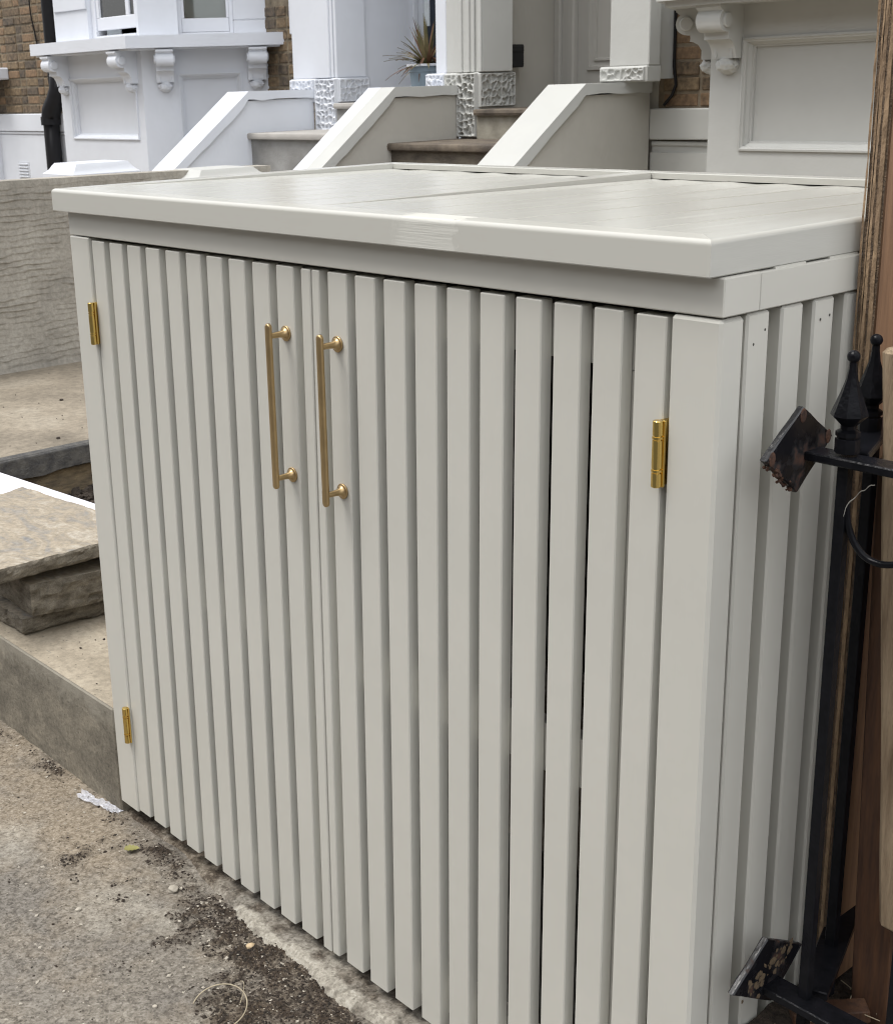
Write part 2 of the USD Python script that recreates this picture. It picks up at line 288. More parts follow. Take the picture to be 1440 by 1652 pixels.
# pavement: masks are vertex colours of real dirt: r soil, g tan dust, b pale dust
M['pavement'] = usdkit.material(stage, '/World/Looks/pavement', {
    'g': ('geometry', {}), 'at': ('attribute', {'attribute': 'dirt'}), 'sp': ('separate_color', {}),
    'vo': ('voronoi_texture', {'scale': 230, 'randomness': 1.0}), 'vb': ('rgb_to_bw', {}), 'n0': ('noise_texture', {'scale': 70, 'detail': 8, 'roughness': 0.8}),
    'n1': ('math', {'math_type': 'multiply_add', 'value2': 0.22}), 'nsh': ('math', {'math_type': 'multiply_add', 'value2': 0.85, 'value3': -0.035}), 'r1': ('rgb_ramp', {'ramp': [(0.34, (0.062, 0.055, 0.046)), (0.5, (0.162, 0.147, 0.125)), (0.68, (0.27, 0.25, 0.218))]}),
    'n2': ('noise_texture', {'scale': 5, 'detail': 6}), 'r2': ('rgb_ramp', {'ramp': [(0.3, (0.8, 0.8, 0.82)), (0.7, (1.12, 1.1, 1.06))]}),
    'm0': ('mix_color', {'blend_type': 'multiply', 'fac': 1.0, 'use_clamp': False}),
    'tn': ('rgb_ramp', {'ramp': [(0.34, (0.09, 0.072, 0.05)), (0.5, (0.215, 0.178, 0.132)), (0.66, (0.32, 0.276, 0.215))]}), 'm1': ('mix_color', {}),
    'pl': ('rgb_ramp', {'ramp': [(0.34, (0.17, 0.155, 0.128)), (0.5, (0.31, 0.287, 0.24)), (0.66, (0.41, 0.388, 0.335))]}), 'm2': ('mix_color', {}),
    'so': ('rgb_ramp', {'ramp': [(0.34, (0.018, 0.013, 0.009)), (0.52, (0.055, 0.041, 0.029)), (0.68, (0.17, 0.142, 0.108))]}), 'm3': ('mix_color', {}),
    'b': ('bump', {'strength': 0.45, 'distance': 0.004}), 'p': ('principled_bsdf', {'roughness': 0.93, 'specular_ior_level': 0.2})},
    [('at.color', 'sp.color'), ('g.position', 'vo.vector'), ('vo.color', 'vb.color'), ('g.position', 'n0.vector'), ('vb.val', 'n1.value1'), ('n0.fac', 'nsh.value1'), ('nsh.value', 'n1.value3'), ('g.position', 'n2.vector'), ('n1.value', 'r1.fac'), ('n2.fac', 'r2.fac'), ('r1.color', 'm0.a'), ('r2.color', 'm0.b'),
     ('n1.value', 'tn.fac'), ('n1.value', 'pl.fac'), ('n1.value', 'so.fac'), ('m0.result', 'm1.a'), ('tn.color', 'm1.b'), ('sp.g', 'm1.fac'),
     ('m1.result', 'm2.a'), ('pl.color', 'm2.b'), ('sp.b', 'm2.fac'), ('m2.result', 'm3.a'), ('so.color', 'm3.b'), ('sp.r', 'm3.fac'), ('m3.result', 'p.base_color'),
     ('n1.value', 'b.height'), ('b.normal', 'p.normal')], surface='p.BSDF')
# brick courses for the upper storeys, out of the picture
M['brick_far'] = usdkit.material(stage, '/World/Looks/brick_far', {
    'g': ('geometry', {}), 'mp': ('mapping', {'rotation': (math.pi / 2, 0, 0)}),
    'k': ('brick_texture', {'scale': 4.4, 'mortar_size': 0.02, 'color1': (0.19, 0.13, 0.075), 'color2': (0.12, 0.085, 0.055), 'mortar': (0.2, 0.165, 0.11), 'brick_width': 1.0, 'row_height': 0.33}),
    'p': ('principled_bsdf', {'roughness': 0.9})}, [('g.position', 'mp.vector'), ('mp.vector', 'k.vector'), ('k.color', 'p.base_color')], surface='p.BSDF')

# ------------------------------------------------------------------ ground
gm = trimesh.Trimesh([(-200, -200, -0.03), (200, -200, -0.03), (200, 200, -0.03), (-200, 200, -0.03)], [(0, 1, 2), (0, 2, 3)], process=False)
solo('ground', gm, 'outer_ground', 'flat street ground reaching to the horizon', 'ground', kind='structure')

def dirt_masks(P):
    x, y = P[:, 0], P[:, 1]
    n = lambda s, seed, o=4: fbm(np.stack([x * s, y * s, np.full_like(x, 0.37 * seed)], 1), o, seed)
    def blob(cx, cy, rx, ry, rot=0.0):
        c, s_ = math.cos(rot), math.sin(rot); dx, dy = x - cx, y - cy
        return np.exp(-(((dx * c + dy * s_) / rx) ** 2 + ((-dx * s_ + dy * c) / ry) ** 2))
    soil = 0.8 * blob(0.20, -0.03, 0.06, 0.03) + 0.75 * blob(0.40, -0.055, 0.12, 0.035, -0.1) + 1.0 * blob(0.60, -0.065, 0.16, 0.045, -0.03) + 1.1 * blob(0.80, -0.11, 0.17, 0.075, -0.1) \
        + 0.75 * blob(0.70, -0.20, 0.09, 0.05) + 0.55 * blob(0.42, -0.12, 0.05, 0.02) + 0.5 * blob(0.02, -0.02, 0.05, 0.025) + 0.9 * blob(1.0, -0.10, 0.2, 0.09) + 0.5 * blob(-0.5, -0.03, 0.1, 0.02) + 0.55 * blob(-0.25, -0.02, 0.18, 0.02)
    fine = n(46, 17, 4) - 0.5
    soil = np.clip((soil + 0.35 * blob(0.5, -0.13, 0.3, 0.1, -0.1) + 2.0 * (n(11, 3, 5) - 0.5) + 1.2 * fine - 0.48) * 1.5, 0, 1) * np.clip(0.86 + 1.6 * fine, 0.25, 1)
    tan = np.clip(0.12 + 0.95 * blob(-0.25, -0.09, 0.36, 0.15, -0.05) + 0.6 * blob(0.1, -0.12, 0.25, 0.08) + 0.7 * (n(40, 19) - .5) + 0.45 * blob(0.75, -0.22, 0.1, 0.05) + 1.1 * (n(9, 5) - 0.5) - 0.08, 0, 1)
    pale = np.clip(0.8 * blob(0.33, -0.15, 0.11, 0.035, 0.2) + 0.55 * blob(0.25, -0.23, 0.10, 0.05) + 0.35 * blob(-0.05, -0.22, 0.12, 0.05) + 1.0 * (n(12, 8) - 0.5) - 0.12, 0, 1)
    return soil, tan, pale
GX0, GX1, GY0, GY1 = -0.75, 1.15, -0.62, 0.012
def ground_h(x, y):
    P = np.stack([x, y, 0 * x], 1)
    s, t, p = dirt_masks(P)
    h = 0.006 * (fbm(P * 7 + 3, 3, 2) - 0.5) + 0.0022 * (fbm(P * 95, 3, 4) - 0.5) + s * (0.004 + 0.010 * (fbm(P * 120, 3, 9) - 0.45))
    edge = np.exp(-((y + 0.004) / 0.02) ** 2) * (x < 0)
    return h + 0.008 * edge * fbm(P * 40, 3, 12), s, t, p
def pav(u, v):
    x, y = GX0 + (GX1 - GX0) * u, GY0 + (GY1 - GY0) * v
    return np.stack([x, y, ground_h(x, y)[0]], 1)
pm = grid_mesh(560, 200, pav)
pp = solo('pavement', pm, 'pavement', 'dusty grey pavement with dark soil and tan dust in front of the bin store', 'pavement', kind='structure', smooth=True)
_, s_, t_, b_ = ground_h(pm.vertices[:, 0], pm.vertices[:, 1])
UsdGeom.PrimvarsAPI(UsdGeom.Mesh(pp)).CreatePrimvar('dirt', Sdf.ValueTypeNames.Color3fArray, 'vertex').Set(Vt.Vec3fArray.FromNumpy(np.stack([s_, t_, b_], 1).astype(np.float32)))
# the pavement goes on, coarser, outside the picture
om = trimesh.util.concatenate([box(-20, GX0, -2.6, 0.0, -0.029, -0.002), box(GX1, 20, -2.6, 0.0, -0.029, -0.002), box(GX0, GX1, -2.6, GY0, -0.029, -0.002)])
solo('pavement', om, 'outer_ground', 'plain grey pavement running on along the street', 'pavement', kind='structure')

# the street behind the photographer, seen only in reflections on brass, glass and gloss paint
mat('asphalt', (0.055, 0.055, 0.055), 0.9, 0.3, 8, 0.3, 120)
solo('road', box(-60, 60, -9.6, -2.75, -0.0299, -0.022), 'asphalt', 'dark asphalt road along the pavement', 'road', kind='structure')
solo('kerbstone', box(-60, 60, -2.745, -2.605, -0.0299, 0.0, 0.01), 'outer_ground', 'grey granite kerb along the pavement edge', 'kerb', kind='structure')
solo('pavement', box(-60, 60, -13.9, -9.6, -0.0299, 0.0), 'outer_ground', 'far pavement across the street', 'pavement', kind='structure')
# loose chips and crumbs
def crumbs(n, keep, size, flat=0.6, seed=1):
    r = np.random.default_rng(seed); base = trimesh.creation.icosahedron(); out_v, out_f = [], []; k = 0; tries = 0
    oct_v = np.array([(1, 0, 0), (-1, 0, 0), (0, 1, 0), (0, -1, 0), (0, 0, 1), (0, 0, -1)], float); oct_f = np.array([(0, 2, 4), (2, 1, 4), (1, 3, 4), (3, 0, 4), (2, 0, 5), (1, 2, 5), (3, 1, 5), (0, 3, 5)])
    X = r.uniform((GX0 + .1, GY0 + .02), (GX1 - .05, -0.005), (n * 30, 2)); h, s, t, p = ground_h(X[:, 0], X[:, 1])
    w = keep(X, s, t, p); X, h = X[r.uniform(size=len(X)) < w][:n], h[r.uniform(size=len(X)) < 2][:0]
    h = ground_h(X[:, 0], X[:, 1])[0]
    sz = size[0] * (size[1] / size[0]) ** (r.uniform(size=len(X)) ** 2.2)
    for i in range(len(X)):
        v = oct_v * r.uniform(0.6, 1.3, (6, 1)) * sz[i] * np.array([1, r.uniform(.5, 1), flat * r.uniform(.4, 1)])
        v = Rot.from_euler('zx', [r.uniform(0, 6.3), r.uniform(-.3, .3)]).apply(v)
        out_v.append(v + [X[i, 0], X[i, 1], h[i] + sz[i] * 0.12]); out_f.append(oct_f + 6 * i)
    return trimesh.Trimesh(np.vstack(out_v), np.vstack(out_f), process=False)
solo('soil_crumbs', crumbs(9000, lambda X, s, t, p: 0.004 + s * 0.9, (0.0010, 0.0050), 0.8, 3), 'soil', 'dark crumbs of soil strewn along the foot of the bin store', 'soil', kind='stuff')
solo('stone_chips', crumbs(1500, lambda X, s, t, p: 0.10 + 0.5 * s, (0.0010, 0.0055), 0.5, 5), 'chip_light', 'pale chips and flakes scattered over the dirt and pavement', 'stone chips', kind='stuff')
solo('grit', crumbs(6000, lambda X, s, t, p: 0.35 + 0 * s, (0.0008, 0.0024), 0.7, 6), 'chip_grey', 'fine grey grit all over the pavement', 'grit', kind='stuff')

# cement strip at the foot of the doors, broken edge
def strip(u, v):
    x = -0.04 + 1.62 * u
    edge = -0.052 + 0.03 * (fbm(np.stack([x * 9, 0 * x, 0 * x + 2], 1), 4, 3) - 0.5) + 0.05 * np.clip((0.5 - x) / 0.3, 0, 1)
    y = edge + (0.16 - edge) * np.clip(v * 1.0, 0, 1)
    P = np.stack([x, y, 0 * x], 1)
    h = 0.014 + 0.008 * (fbm(P * 14, 4, 21) - 0.5) + 0.004 * (fbm(P * 90, 3, 22) - 0.5)
    h = h - 0.022 * np.exp(-(v / 0.07) ** 2) - 0.010 * np.clip((0.5 - x) / 0.3, 0, 1)
    crack = np.exp(-((x - 0.80 - 0.3 * (y + 0.02)) / 0.004) ** 2) + np.exp(-((x - 0.93 + 0.4 * (y + 0.02)) / 0.004) ** 2)
    return np.stack([x, y, h - 0.006 * crack], 1)
stm = grid_mesh(620, 70, strip)
stp = solo('cement_strip', stm, 'pavement', 'pale broken strip of cement along the foot of the slatted doors', 'cement strip', smooth=True)
_P = stm.vertices; _x, _y = _P[:, 0], _P[:, 1]; _n = lambda k, sd: fbm(np.stack([_x * k, _y * k, 0 * _x], 1), 5, sd) - .5
_left = np.clip((0.52 - _x) / 0.25, 0, 1)
_in = np.clip((_y + 0.022 + 0.03 * _n(20, 5)) / 0.012, 0, 1)
_soil = np.clip(0.35 * _left + 0.42 * _in + 2.0 * _n(26, 81) + 0.9 * _n(70, 83) - 0.12, 0, 0.85)
_pale = np.clip(1.25 - 0.9 * _in - 0.6 * _left + 1.2 * _n(15, 85), 0, 1)
UsdGeom.PrimvarsAPI(UsdGeom.Mesh(stp)).CreatePrimvar('dirt', Sdf.ValueTypeNames.Color3fArray, 'vertex').Set(Vt.Vec3fArray.FromNumpy(np.stack([_soil, np.clip(0.5 * _left + _n(9, 87), 0, 1), _pale], 1).astype(np.float32)))
# ------------------------------------------------------------------ low kerb wall, yard, pit
kw = thing('kerb_wall', 'low grey concrete wall between the pavement and the yard left of the bin store', 'low wall', (-3, 0, 0))
part(kw, 'face', box(-7, -0.004, 0.0, 0.05, -0.03, 0.2485, 0.004), 'kerb_face')
def led(u, v):
    x, y = -3.5 + 3.496 * u, 0.0 + 0.5 * v
    P = np.stack([x, y, 0 * x], 1)
    return np.stack([x, y + 0.003, 0.2495 + 0.006 * (fbm(P * 8, 3, 5) - 0.45) * np.clip(v * 12, 0, 1) + 0 * x], 1)
part(kw, 'ledge', grid_mesh(240, 60, led), 'kerb_top', smooth=True)
yd = thing('yard_floor', 'beige concrete floor of the front yard behind the low wall', 'yard floor', (-2, 2, 0), kind='structure')
ys = [box(-3.45, -2.0, 0.5, 4.5, -0.02, 0.266), box(-2.0, -0.9, 1.9, 4.5, -0.02, 0.266), box(-0.9, 1.45, 0.5, 4.5, -0.02, 0.266), box(-9.9, -3.57, 0.06, 4.5, -0.02, 0.262), box(1.45, 4.0, 0.9, 4.5, -0.02, 0.266)]
part(yd, 'slab', ys, 'yard_concrete')
def pitw(u, v):
    y, z = 0.45 + 1.5 * u, -0.02 + 0.212 * v
    P = np.stack([0 * y, y, z], 1); r = fbm(P * np.array([1, 5, 9]), 5, 31) - 0.5
    return np.stack([-1.993 + 0.05 * r + 0.05 * (1 - v), y, z], 1)
part(yd, 'pit_wall', grid_mesh(120, 30, pitw), 'pit_earth', smooth=True)
def band(u, v):
    y, z = 0.45 + 1.5 * u, 0.192 + 0.085 * v + 0.012 * np.sin(0 * u)
    P = np.stack([0 * y, y, z], 1); lo = 0.03 * (fbm(P * np.array([1, 6, 0]), 4, 8) - 0.5) * (1 - v)
    return np.stack([-1.972 + 0.006 * (fbm(P * 30, 3, 7) - .5) - 0.03 * (v > 0.999), y, z + lo], 1)
part(yd, 'pit_edging', grid_mesh(150, 14, band), 'bitumen', 'black bitumen edging above the pit', smooth=True)
part(yd, 'pit_edging', box(-2.02, -1.976, 0.45, 1.9, 0.26, 0.275, 0.003), 'bitumen')
def pitf(u, v):
    x, y = -2.0 + 1.1 * u, 0.45 + 1.5 * v; P = np.stack([x, y, 0 * x], 1)
    return np.stack([x, y, 0.06 + 0.05 * (fbm(P * 7, 4, 15) - .5) + 0.015 * (fbm(P * 60, 3, 16) - .5)], 1)
part(yd, 'pit_floor', grid_mesh(120, 120, pitf), 'pit_earth', smooth=True)
r = np.random.default_rng(12); cl = []
for i in range(60):
    b = trimesh.creation.icosphere(subdivisions=1, radius=r.uniform(.006, .022)); b.vertices *= r.uniform(.6, 1.3, (len(b.vertices), 1)); b.apply_translation((r.normal(-1.86, .06), r.normal(.96, .09), .085 + r.uniform(0, .02))); cl.append(b)
solo('soil_clods', cl, 'soil', 'dark clods of earth lying in the yard pit', 'soil', kind='stuff')
r = np.random.default_rng(13); cl = []
for i in range(70):
    b = trimesh.creation.icosahedron(); b.vertices *= .002 + .010 * r.uniform() ** 3 * r.uniform(.6, 1.3, (12, 1)); b.vertices[:, 2] *= .5; b.apply_translation((r.uniform(-3.3, -2.1), r.uniform(.7, 2.4), .268)); cl.append(b)
for i in range(22):
    b = trimesh.creation.icosahedron(); b.vertices *= .0012 + .0035 * r.uniform() ** 2 * r.uniform(.6, 1.3, (12, 1)); b.vertices[:, 2] *= .5; b.apply_translation((r.uniform(-.42, -.02), r.uniform(.02, .3), .252)); cl.append(b)
solo('yard_debris', cl, 'soil', 'small dark bits of dirt on the beige yard concrete', 'debris', kind='stuff')

# rendered boundary wall with a raked scratch coat
rw = thing('boundary_wall', 'grey boundary wall with raked scratch-coat render beside the yard', 'wall', (-3.51, 1.6, 0.25))
def rake(u, v):
    y = -0.02 + 3.0 * u; z = 0.24 + (1.155 - 0.012 * y - 0.24) * v
    P = np.stack([0 * y, y, z], 1)
    w = z + 0.045 * (fbm(P * np.array([1, 1.6, 2.5]), 4, 41) - 0.5) + 0.022 * (fbm(P * np.array([1, 5, 9]), 4, 42) - .5) + 0.014 * (fbm(P * np.array([1, 16, 22]), 3, 43) - .5)
    amp = 0.0115 * np.clip(1.7 * (fbm(P * np.array([1, 4, 12]), 4, 44) - 0.28), 0, 1); g = np.sin(w * 2 * np.pi / 0.029)
    d = amp * np.where(g > 0, g * 0.35, -np.abs(g) ** 1.6 * 1.25) + 0.006 * (fbm(P * 14, 4, 45) - .5) + 0.005 * (fbm(P * np.array([1, 40, 90]), 3, 46) - .5)
    d = d * np.clip((z - 0.27) / 0.04, 0, 1) * np.clip((1.135 - 0.012 * y - z) / 0.02, 0, 1) + 0.015 * np.exp(-((z - 0.25) / 0.03) ** 2)
    return np.stack([-3.45 + d, y, z], 1)
part(rw, 'render', grid_mesh(560, 360, rake), 'render_coat', smooth=True)
part(rw, 'core', ext([(-0.02, 0.24), (2.98, 0.24), (2.98, 1.119), (-0.02, 1.155)], 'x', -3.57, -3.4505), 'render_coat')

# ------------------------------------------------------------------ bin store
W, D = 1.4804, 0.84
H0, H1 = 0.033, 1.243
bs = thing('bin_store', 'pale greige slatted timber bin store with two doors and brass fittings', 'bin store', (W / 2, D / 2, 0))
part(bs, 'post', box(0, 0.0698, 0, 0.043, H0, H1, 0.002), 'store_paint')
part(bs, 'post', box(W - 0.0689, W, 0, 0.0428, H0, H1, 0.004), 'store_paint')
part(bs, 'post', box(W - 0.05, W - 0.004, D - 0.06, D, H0, H1, 0.002), 'store_paint')
part(bs, 'front_rail', box(0, W + 0.0012, 0.0005, 0.0675, H1 + 0.0025, 1.289, 0.0015), 'store_paint')
part(bs, 'side_rail', box(W - 0.03, W + 0.0004, 0.068, D, H1 + 0.0022, 1.2884, 0.0015), 'store_paint')
part(bs, 'side_rail', box(0, 0.03, 0.068, D, H1 + 0.0022, 1.2884, 0.0015), 'store_paint')
for ys_ in (0.1, 0.21, 0.30, 0.42, 0.5):
    part(bs, 'packer', box(W - 0.028, W - 0.003, ys_, ys_ + 0.06, 1.2883, 1.2906), 'store_paint')
# right side slats, left side boarding, back, floor
y = 0.0485; k = 0
while y < D - 0.1:
    w = 0.043
    part(bs, 'side_slat', box(W - 0.0225, W - 0.0008 + 0.0005 * math.sin(k * 2.1), y, y + w, 0.035, H1 + 0.001, 0.0028), 'store_paint'); y += 0.0662; k += 1
part(bs, 'side_lining', box(W - 0.044, W - 0.0235, 0.05, D - 0.02, 0.035, H1 - 0.005), 'store_paint')
part(bs, 'side_panel', box(0.004, 0.03, 0.045, D, H0, H1), 'store_paint')
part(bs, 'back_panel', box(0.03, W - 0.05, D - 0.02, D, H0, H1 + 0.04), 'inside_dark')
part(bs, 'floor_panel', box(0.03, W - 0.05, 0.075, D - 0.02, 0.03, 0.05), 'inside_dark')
# doors
def lean(m, xc):
    xs = np.array([0.0, 0.08, 0.16, 0.5, 0.74, 1.1, 1.41]); ks = np.array([0.0035, 0.005, 0.010, 0.0145, 0.0148, 0.0125, 0.0085])
    kk = np.interp(xc, xs, ks); m.vertices[:, 0] -= kk * (1.239 - m.vertices[:, 2]); return m
def door(x0, x1, slats, label):
    xc_ = (x0 + x1) / 2
    d = part(bs, 'door', lean(box(x0 + .003, x1 - .003, 0.0262, 0.050, 1.165, 1.232), xc_), 'store_paint', label)
    part(d, 'bottom_rail', lean(box(x0 + .003, x1 - .003, 0.0262, 0.050, 0.06, 0.13), xc_), 'store_paint')
    for i, (a, b) in enumerate(slats):
        yo = 0.004 + 0.0006 * math.sin(i * 1.7)
        part(d, 'slat', lean(box(a, b, yo, yo + 0.0212, 0.037 + 0.0015 * math.sin(i * 2.3), 1.2385 + 0.0006 * math.sin(i * 3.1), 0.0015), (a + b) / 2), 'store_paint')
    return d
sl = [(0.0765 + 0.0644 * i, 0.0765 + 0.0644 * i + 0.0442) for i in range(10)] + [(0.7204, 0.7427)]
sr = [(0.7463, 0.7640)] + [(0.7837 + 0.0640 * i, 0.7837 + 0.0640 * i + 0.0444) for i in range(10)]
d1 = door(0.0765, 0.7427, sl, 'left slatted door'); d2 = door(0.7463, 1.404, sr, 'right slatted door')
for x0, x1 in ((1.29, 1.395), (0.752, 0.80)):
    part(d2, 'stile', lean(box(x0, x1, 0.0262, 0.0495, 0.131, 1.164), (x0 + x1) / 2), 'store_paint')
part(d2, 'mid_rail', lean(box(0.801, 1.289, 0.0262, 0.0495, 0.578, 0.650), 1.05), 'store_paint')
part(d1, 'mid_rail', lean(box(0.16, 0.655, 0.0262, 0.0495, 0.578, 0.650), 0.4), 'store_paint')
for x0, x1 in ((0.085, 0.155), (0.66, 0.738)): part(d1, 'stile', lean(box(x0, x1, 0.0262, 0.0495, 0.131, 1.164), (x0 + x1) / 2), 'store_paint')
# handles
def handle(x, z0, z1, zs, yd_=0.004):
    n = 14; prof = []
    sec = [(math.copysign(abs(math.cos(a)) ** 0.7, math.cos(a)) * 0.0064, math.copysign(abs(math.sin(a)) ** 0.75, math.sin(a)) * 0.0042) for a in np.linspace(0, 2 * math.pi, 20, endpoint=False)]
    zs_ = np.concatenate([z0 + 0.006 * (1 - np.cos(np.linspace(0, math.pi / 2, 6))), np.linspace(z0 + 0.02, z1 - 0.02, 5), z1 - 0.006 * (1 - np.cos(np.linspace(math.pi / 2, 0, 6)))])
    V = []
    for z in zs_:
        e = min(z - z0, z1 - z); f = math.sqrt(max(0.0, 1 - (1 - min(e / 0.006, 1)) ** 2)) * 0.97 + 0.03
        V += [(x + sx * f, -0.030 + sy * (0.35 + 0.65 * f), z) for sx, sy in sec]
    F = []; k = len(sec)
    for i in range(len(zs_) - 1):
        for j in range(k):
            a, b = i * k + j, i * k + (j + 1) % k; F += [(a, b, b + k), (a, b + k, a + k)]
    F += [(0, j + 1, j) for j in range(1, k - 1)]; o = (len(zs_) - 1) * k; F += [(o, o + j, o + j + 1) for j in range(1, k - 1)]
    bar = part(bs, 'handle', trimesh.Trimesh(V, F, process=False), 'brass_satin', smooth=45)
    for z in zs:
        L = yd_ + 0.0275
        part(bar, 'stem', lathe([(0, 0), (0.0118, 0), (0.0122, 0.001), (0.0122, 0.0024), (0.0116, 0.003), (0.0098, 0.0031), (0.0080, 0.0046), (0.0064, 0.0075), (0.0053, 0.011), (0.0048, 0.016), (0.0045, L), (0, L)], (x, yd_, z), 24, (0, -1, 0)), 'brass_satin', smooth=40)
HX1, HX2 = 0.6765, 0.8045
handle(HX1, 0.888, 1.154, (1.134, 0.905)); handle(HX2, 0.8865, 1.152, (1.133, 0.9045))
# hinges
def hinge(x, zc, side):
    h = 0.080; R_ = 0.0062; z0 = zc - h / 2
    prof = [(0, 0), (R_ * .9, 0), (R_, 0.0008), (R_, 0.0172), (R_ * 0.80, 0.0174), (R_ * .80, 0.0188), (R_ * 1.07, 0.0190), (R_ * 1.07, 0.0214), (R_ * .80, 0.0216), (R_ * .80, 0.0230), (R_, 0.0232),
            (R_, 0.0568), (R_ * .80, 0.0570), (R_ * .80, 0.0584), (R_ * 1.07, 0.0586), (R_ * 1.07, 0.0610), (R_ * .80, 0.0612), (R_ * .80, 0.0626), (R_, 0.0628), (R_, 0.0792), (R_ * .9, 0.08), (0, 0.08)]
    hg = part(bs, 'hinge', lathe(prof, (x, -0.0066, z0), 20), 'brass_polished', smooth=35)
    part(hg, 'leaf', box(x + (0.0 if side > 0 else -0.0075), x + (0.0075 if side > 0 else 0.0), -0.0034, -0.0004, z0, z0 + h, 0.0005), 'brass_polished')
    part(hg, 'leaf', box(x - 0.0025, x + 0.0025, -0.004, 0.03, z0 + 0.0005, z0 + h - 0.0005), 'brass_polished')
hinge(0.0725, 1.083, 1); hinge(0.0645, 0.2385, 1); hinge(1.4045, 1.080, 1); hinge(1.398, 0.200, 1)
# lid
LX0, LX1, LY0, LY1, ZB, ZT = -0.0194, W - 0.0045, -0.0195, 0.8426, 1.2902, 1.3315
def lid_side(i, w, zi=ZB):
    R_ = 0.007; arc = [(R_ * (1 - math.cos(a)), ZT - R_ + R_ * math.sin(a)) for a in np.linspace(0, math.pi / 2, 7)]
    prof = [(w, zi), (w - .012, zi), (0.012, ZB), (0.0015, ZB), (0, ZB + 0.0015)] + arc + [(w - 0.0012, ZT), (w, ZT - 0.0012), (w, zi)]
    cor = lambda o, k: [(LX0 + o, LY0 + o), (LX1 - o, LY0 + o), (LX1 - o, LY1 - o), (LX0 + o, LY1 - o)][k]
    V, F = [], []
    for o, z in prof:
        for k in (i, (i + 1) % 4): V.append((*cor(o, k), z))
    for j in range(len(prof) - 1):
        a = j * 2; F += [(a, a + 1, a + 3), (a, a + 3, a + 2)]
    m = trimesh.Trimesh(V, F, process=False); c = m.triangles_center.mean(0)
    if ((m.face_normals * (m.triangles_center - c)).sum(1) * m.area_faces).sum() < 0: m.invert()
    return m
for i in range(4): part(bs, 'lid_trim', lid_side(i, 0.045, 1.3204 if i == 2 else ZB), 'trim_paint' if i == 0 else 'lid_paint', smooth=30)
def lid(x0, x1, joints, label):
    L = part(bs, 'lid', box(x0, x1, 0.03, 0.79, 1.2925, 1.3025), 'inside_dark', label)
    xs = [x0] + joints + [x1]
    for i in range(len(xs) - 1):
        a, b = xs[i] + 0.0007, xs[i + 1] - 0.0007
        z0f, z1f = 1.3312, 1.3196; back = 0.820; c = 0.0024; mid = (a + b) / 2
        V = []
        for yy, zz, cup in ((0.0262, z0f, 0.0), (back, z1f, (0.0020, 0.0010, 0.0026, 0.0023, 0.0012, 0.0026, 0.002)[i])):
            V += [(a, yy, 1.303), (b, yy, 1.303), (b, yy, zz - c), (b - c, yy, zz), (mid, yy, zz - cup), (a + c, yy, zz), (a, yy, zz - c)]
        n = 7; F = [(0, j, j + 1) for j in range(1, 6)] + [(7, 7 + j + 1, 7 + j) for j in range(1, 6)]
        for j in range(n):
            p, q_ = j, (j + 1) % n; F += [(p, p + 7, q_ + 7), (p, q_ + 7, q_)]
        m = trimesh.Trimesh(V, F, process=False); m.fix_normals()
        part(L, 'board', m, 'lid_paint')
lid(LX0 + 0.0455, 0.7045, [0.132, 0.238, 0.344, 0.450, 0.556, 0.640], 'left half of the lid'); lid(0.7505, LX1 - 0.0455, [0.81, 0.917, 1.024, 1.131, 1.238, 1.345], 'right half of the lid')
part(bs, 'lid_trim', box(0.7055, 0.7475, 0.0262, 0.797, 1.2926, 1.3313, 0.001), 'lid_paint')
# nail holes and dents on the side slats
for yy, zz in ((0.062, 1.208), (0.083, 1.222), (0.128, 1.221), (0.150, 1.224), (0.195, 1.219), (0.214, 1.222)):
    nh = trimesh.creation.icosphere(subdivisions=1, radius=0.0017); nh.vertices[:, 0] *= 0.2; nh.apply_translation((W - 0.0008, yy, zz)); part(bs, 'nail_hole', nh, 'inside_dark')

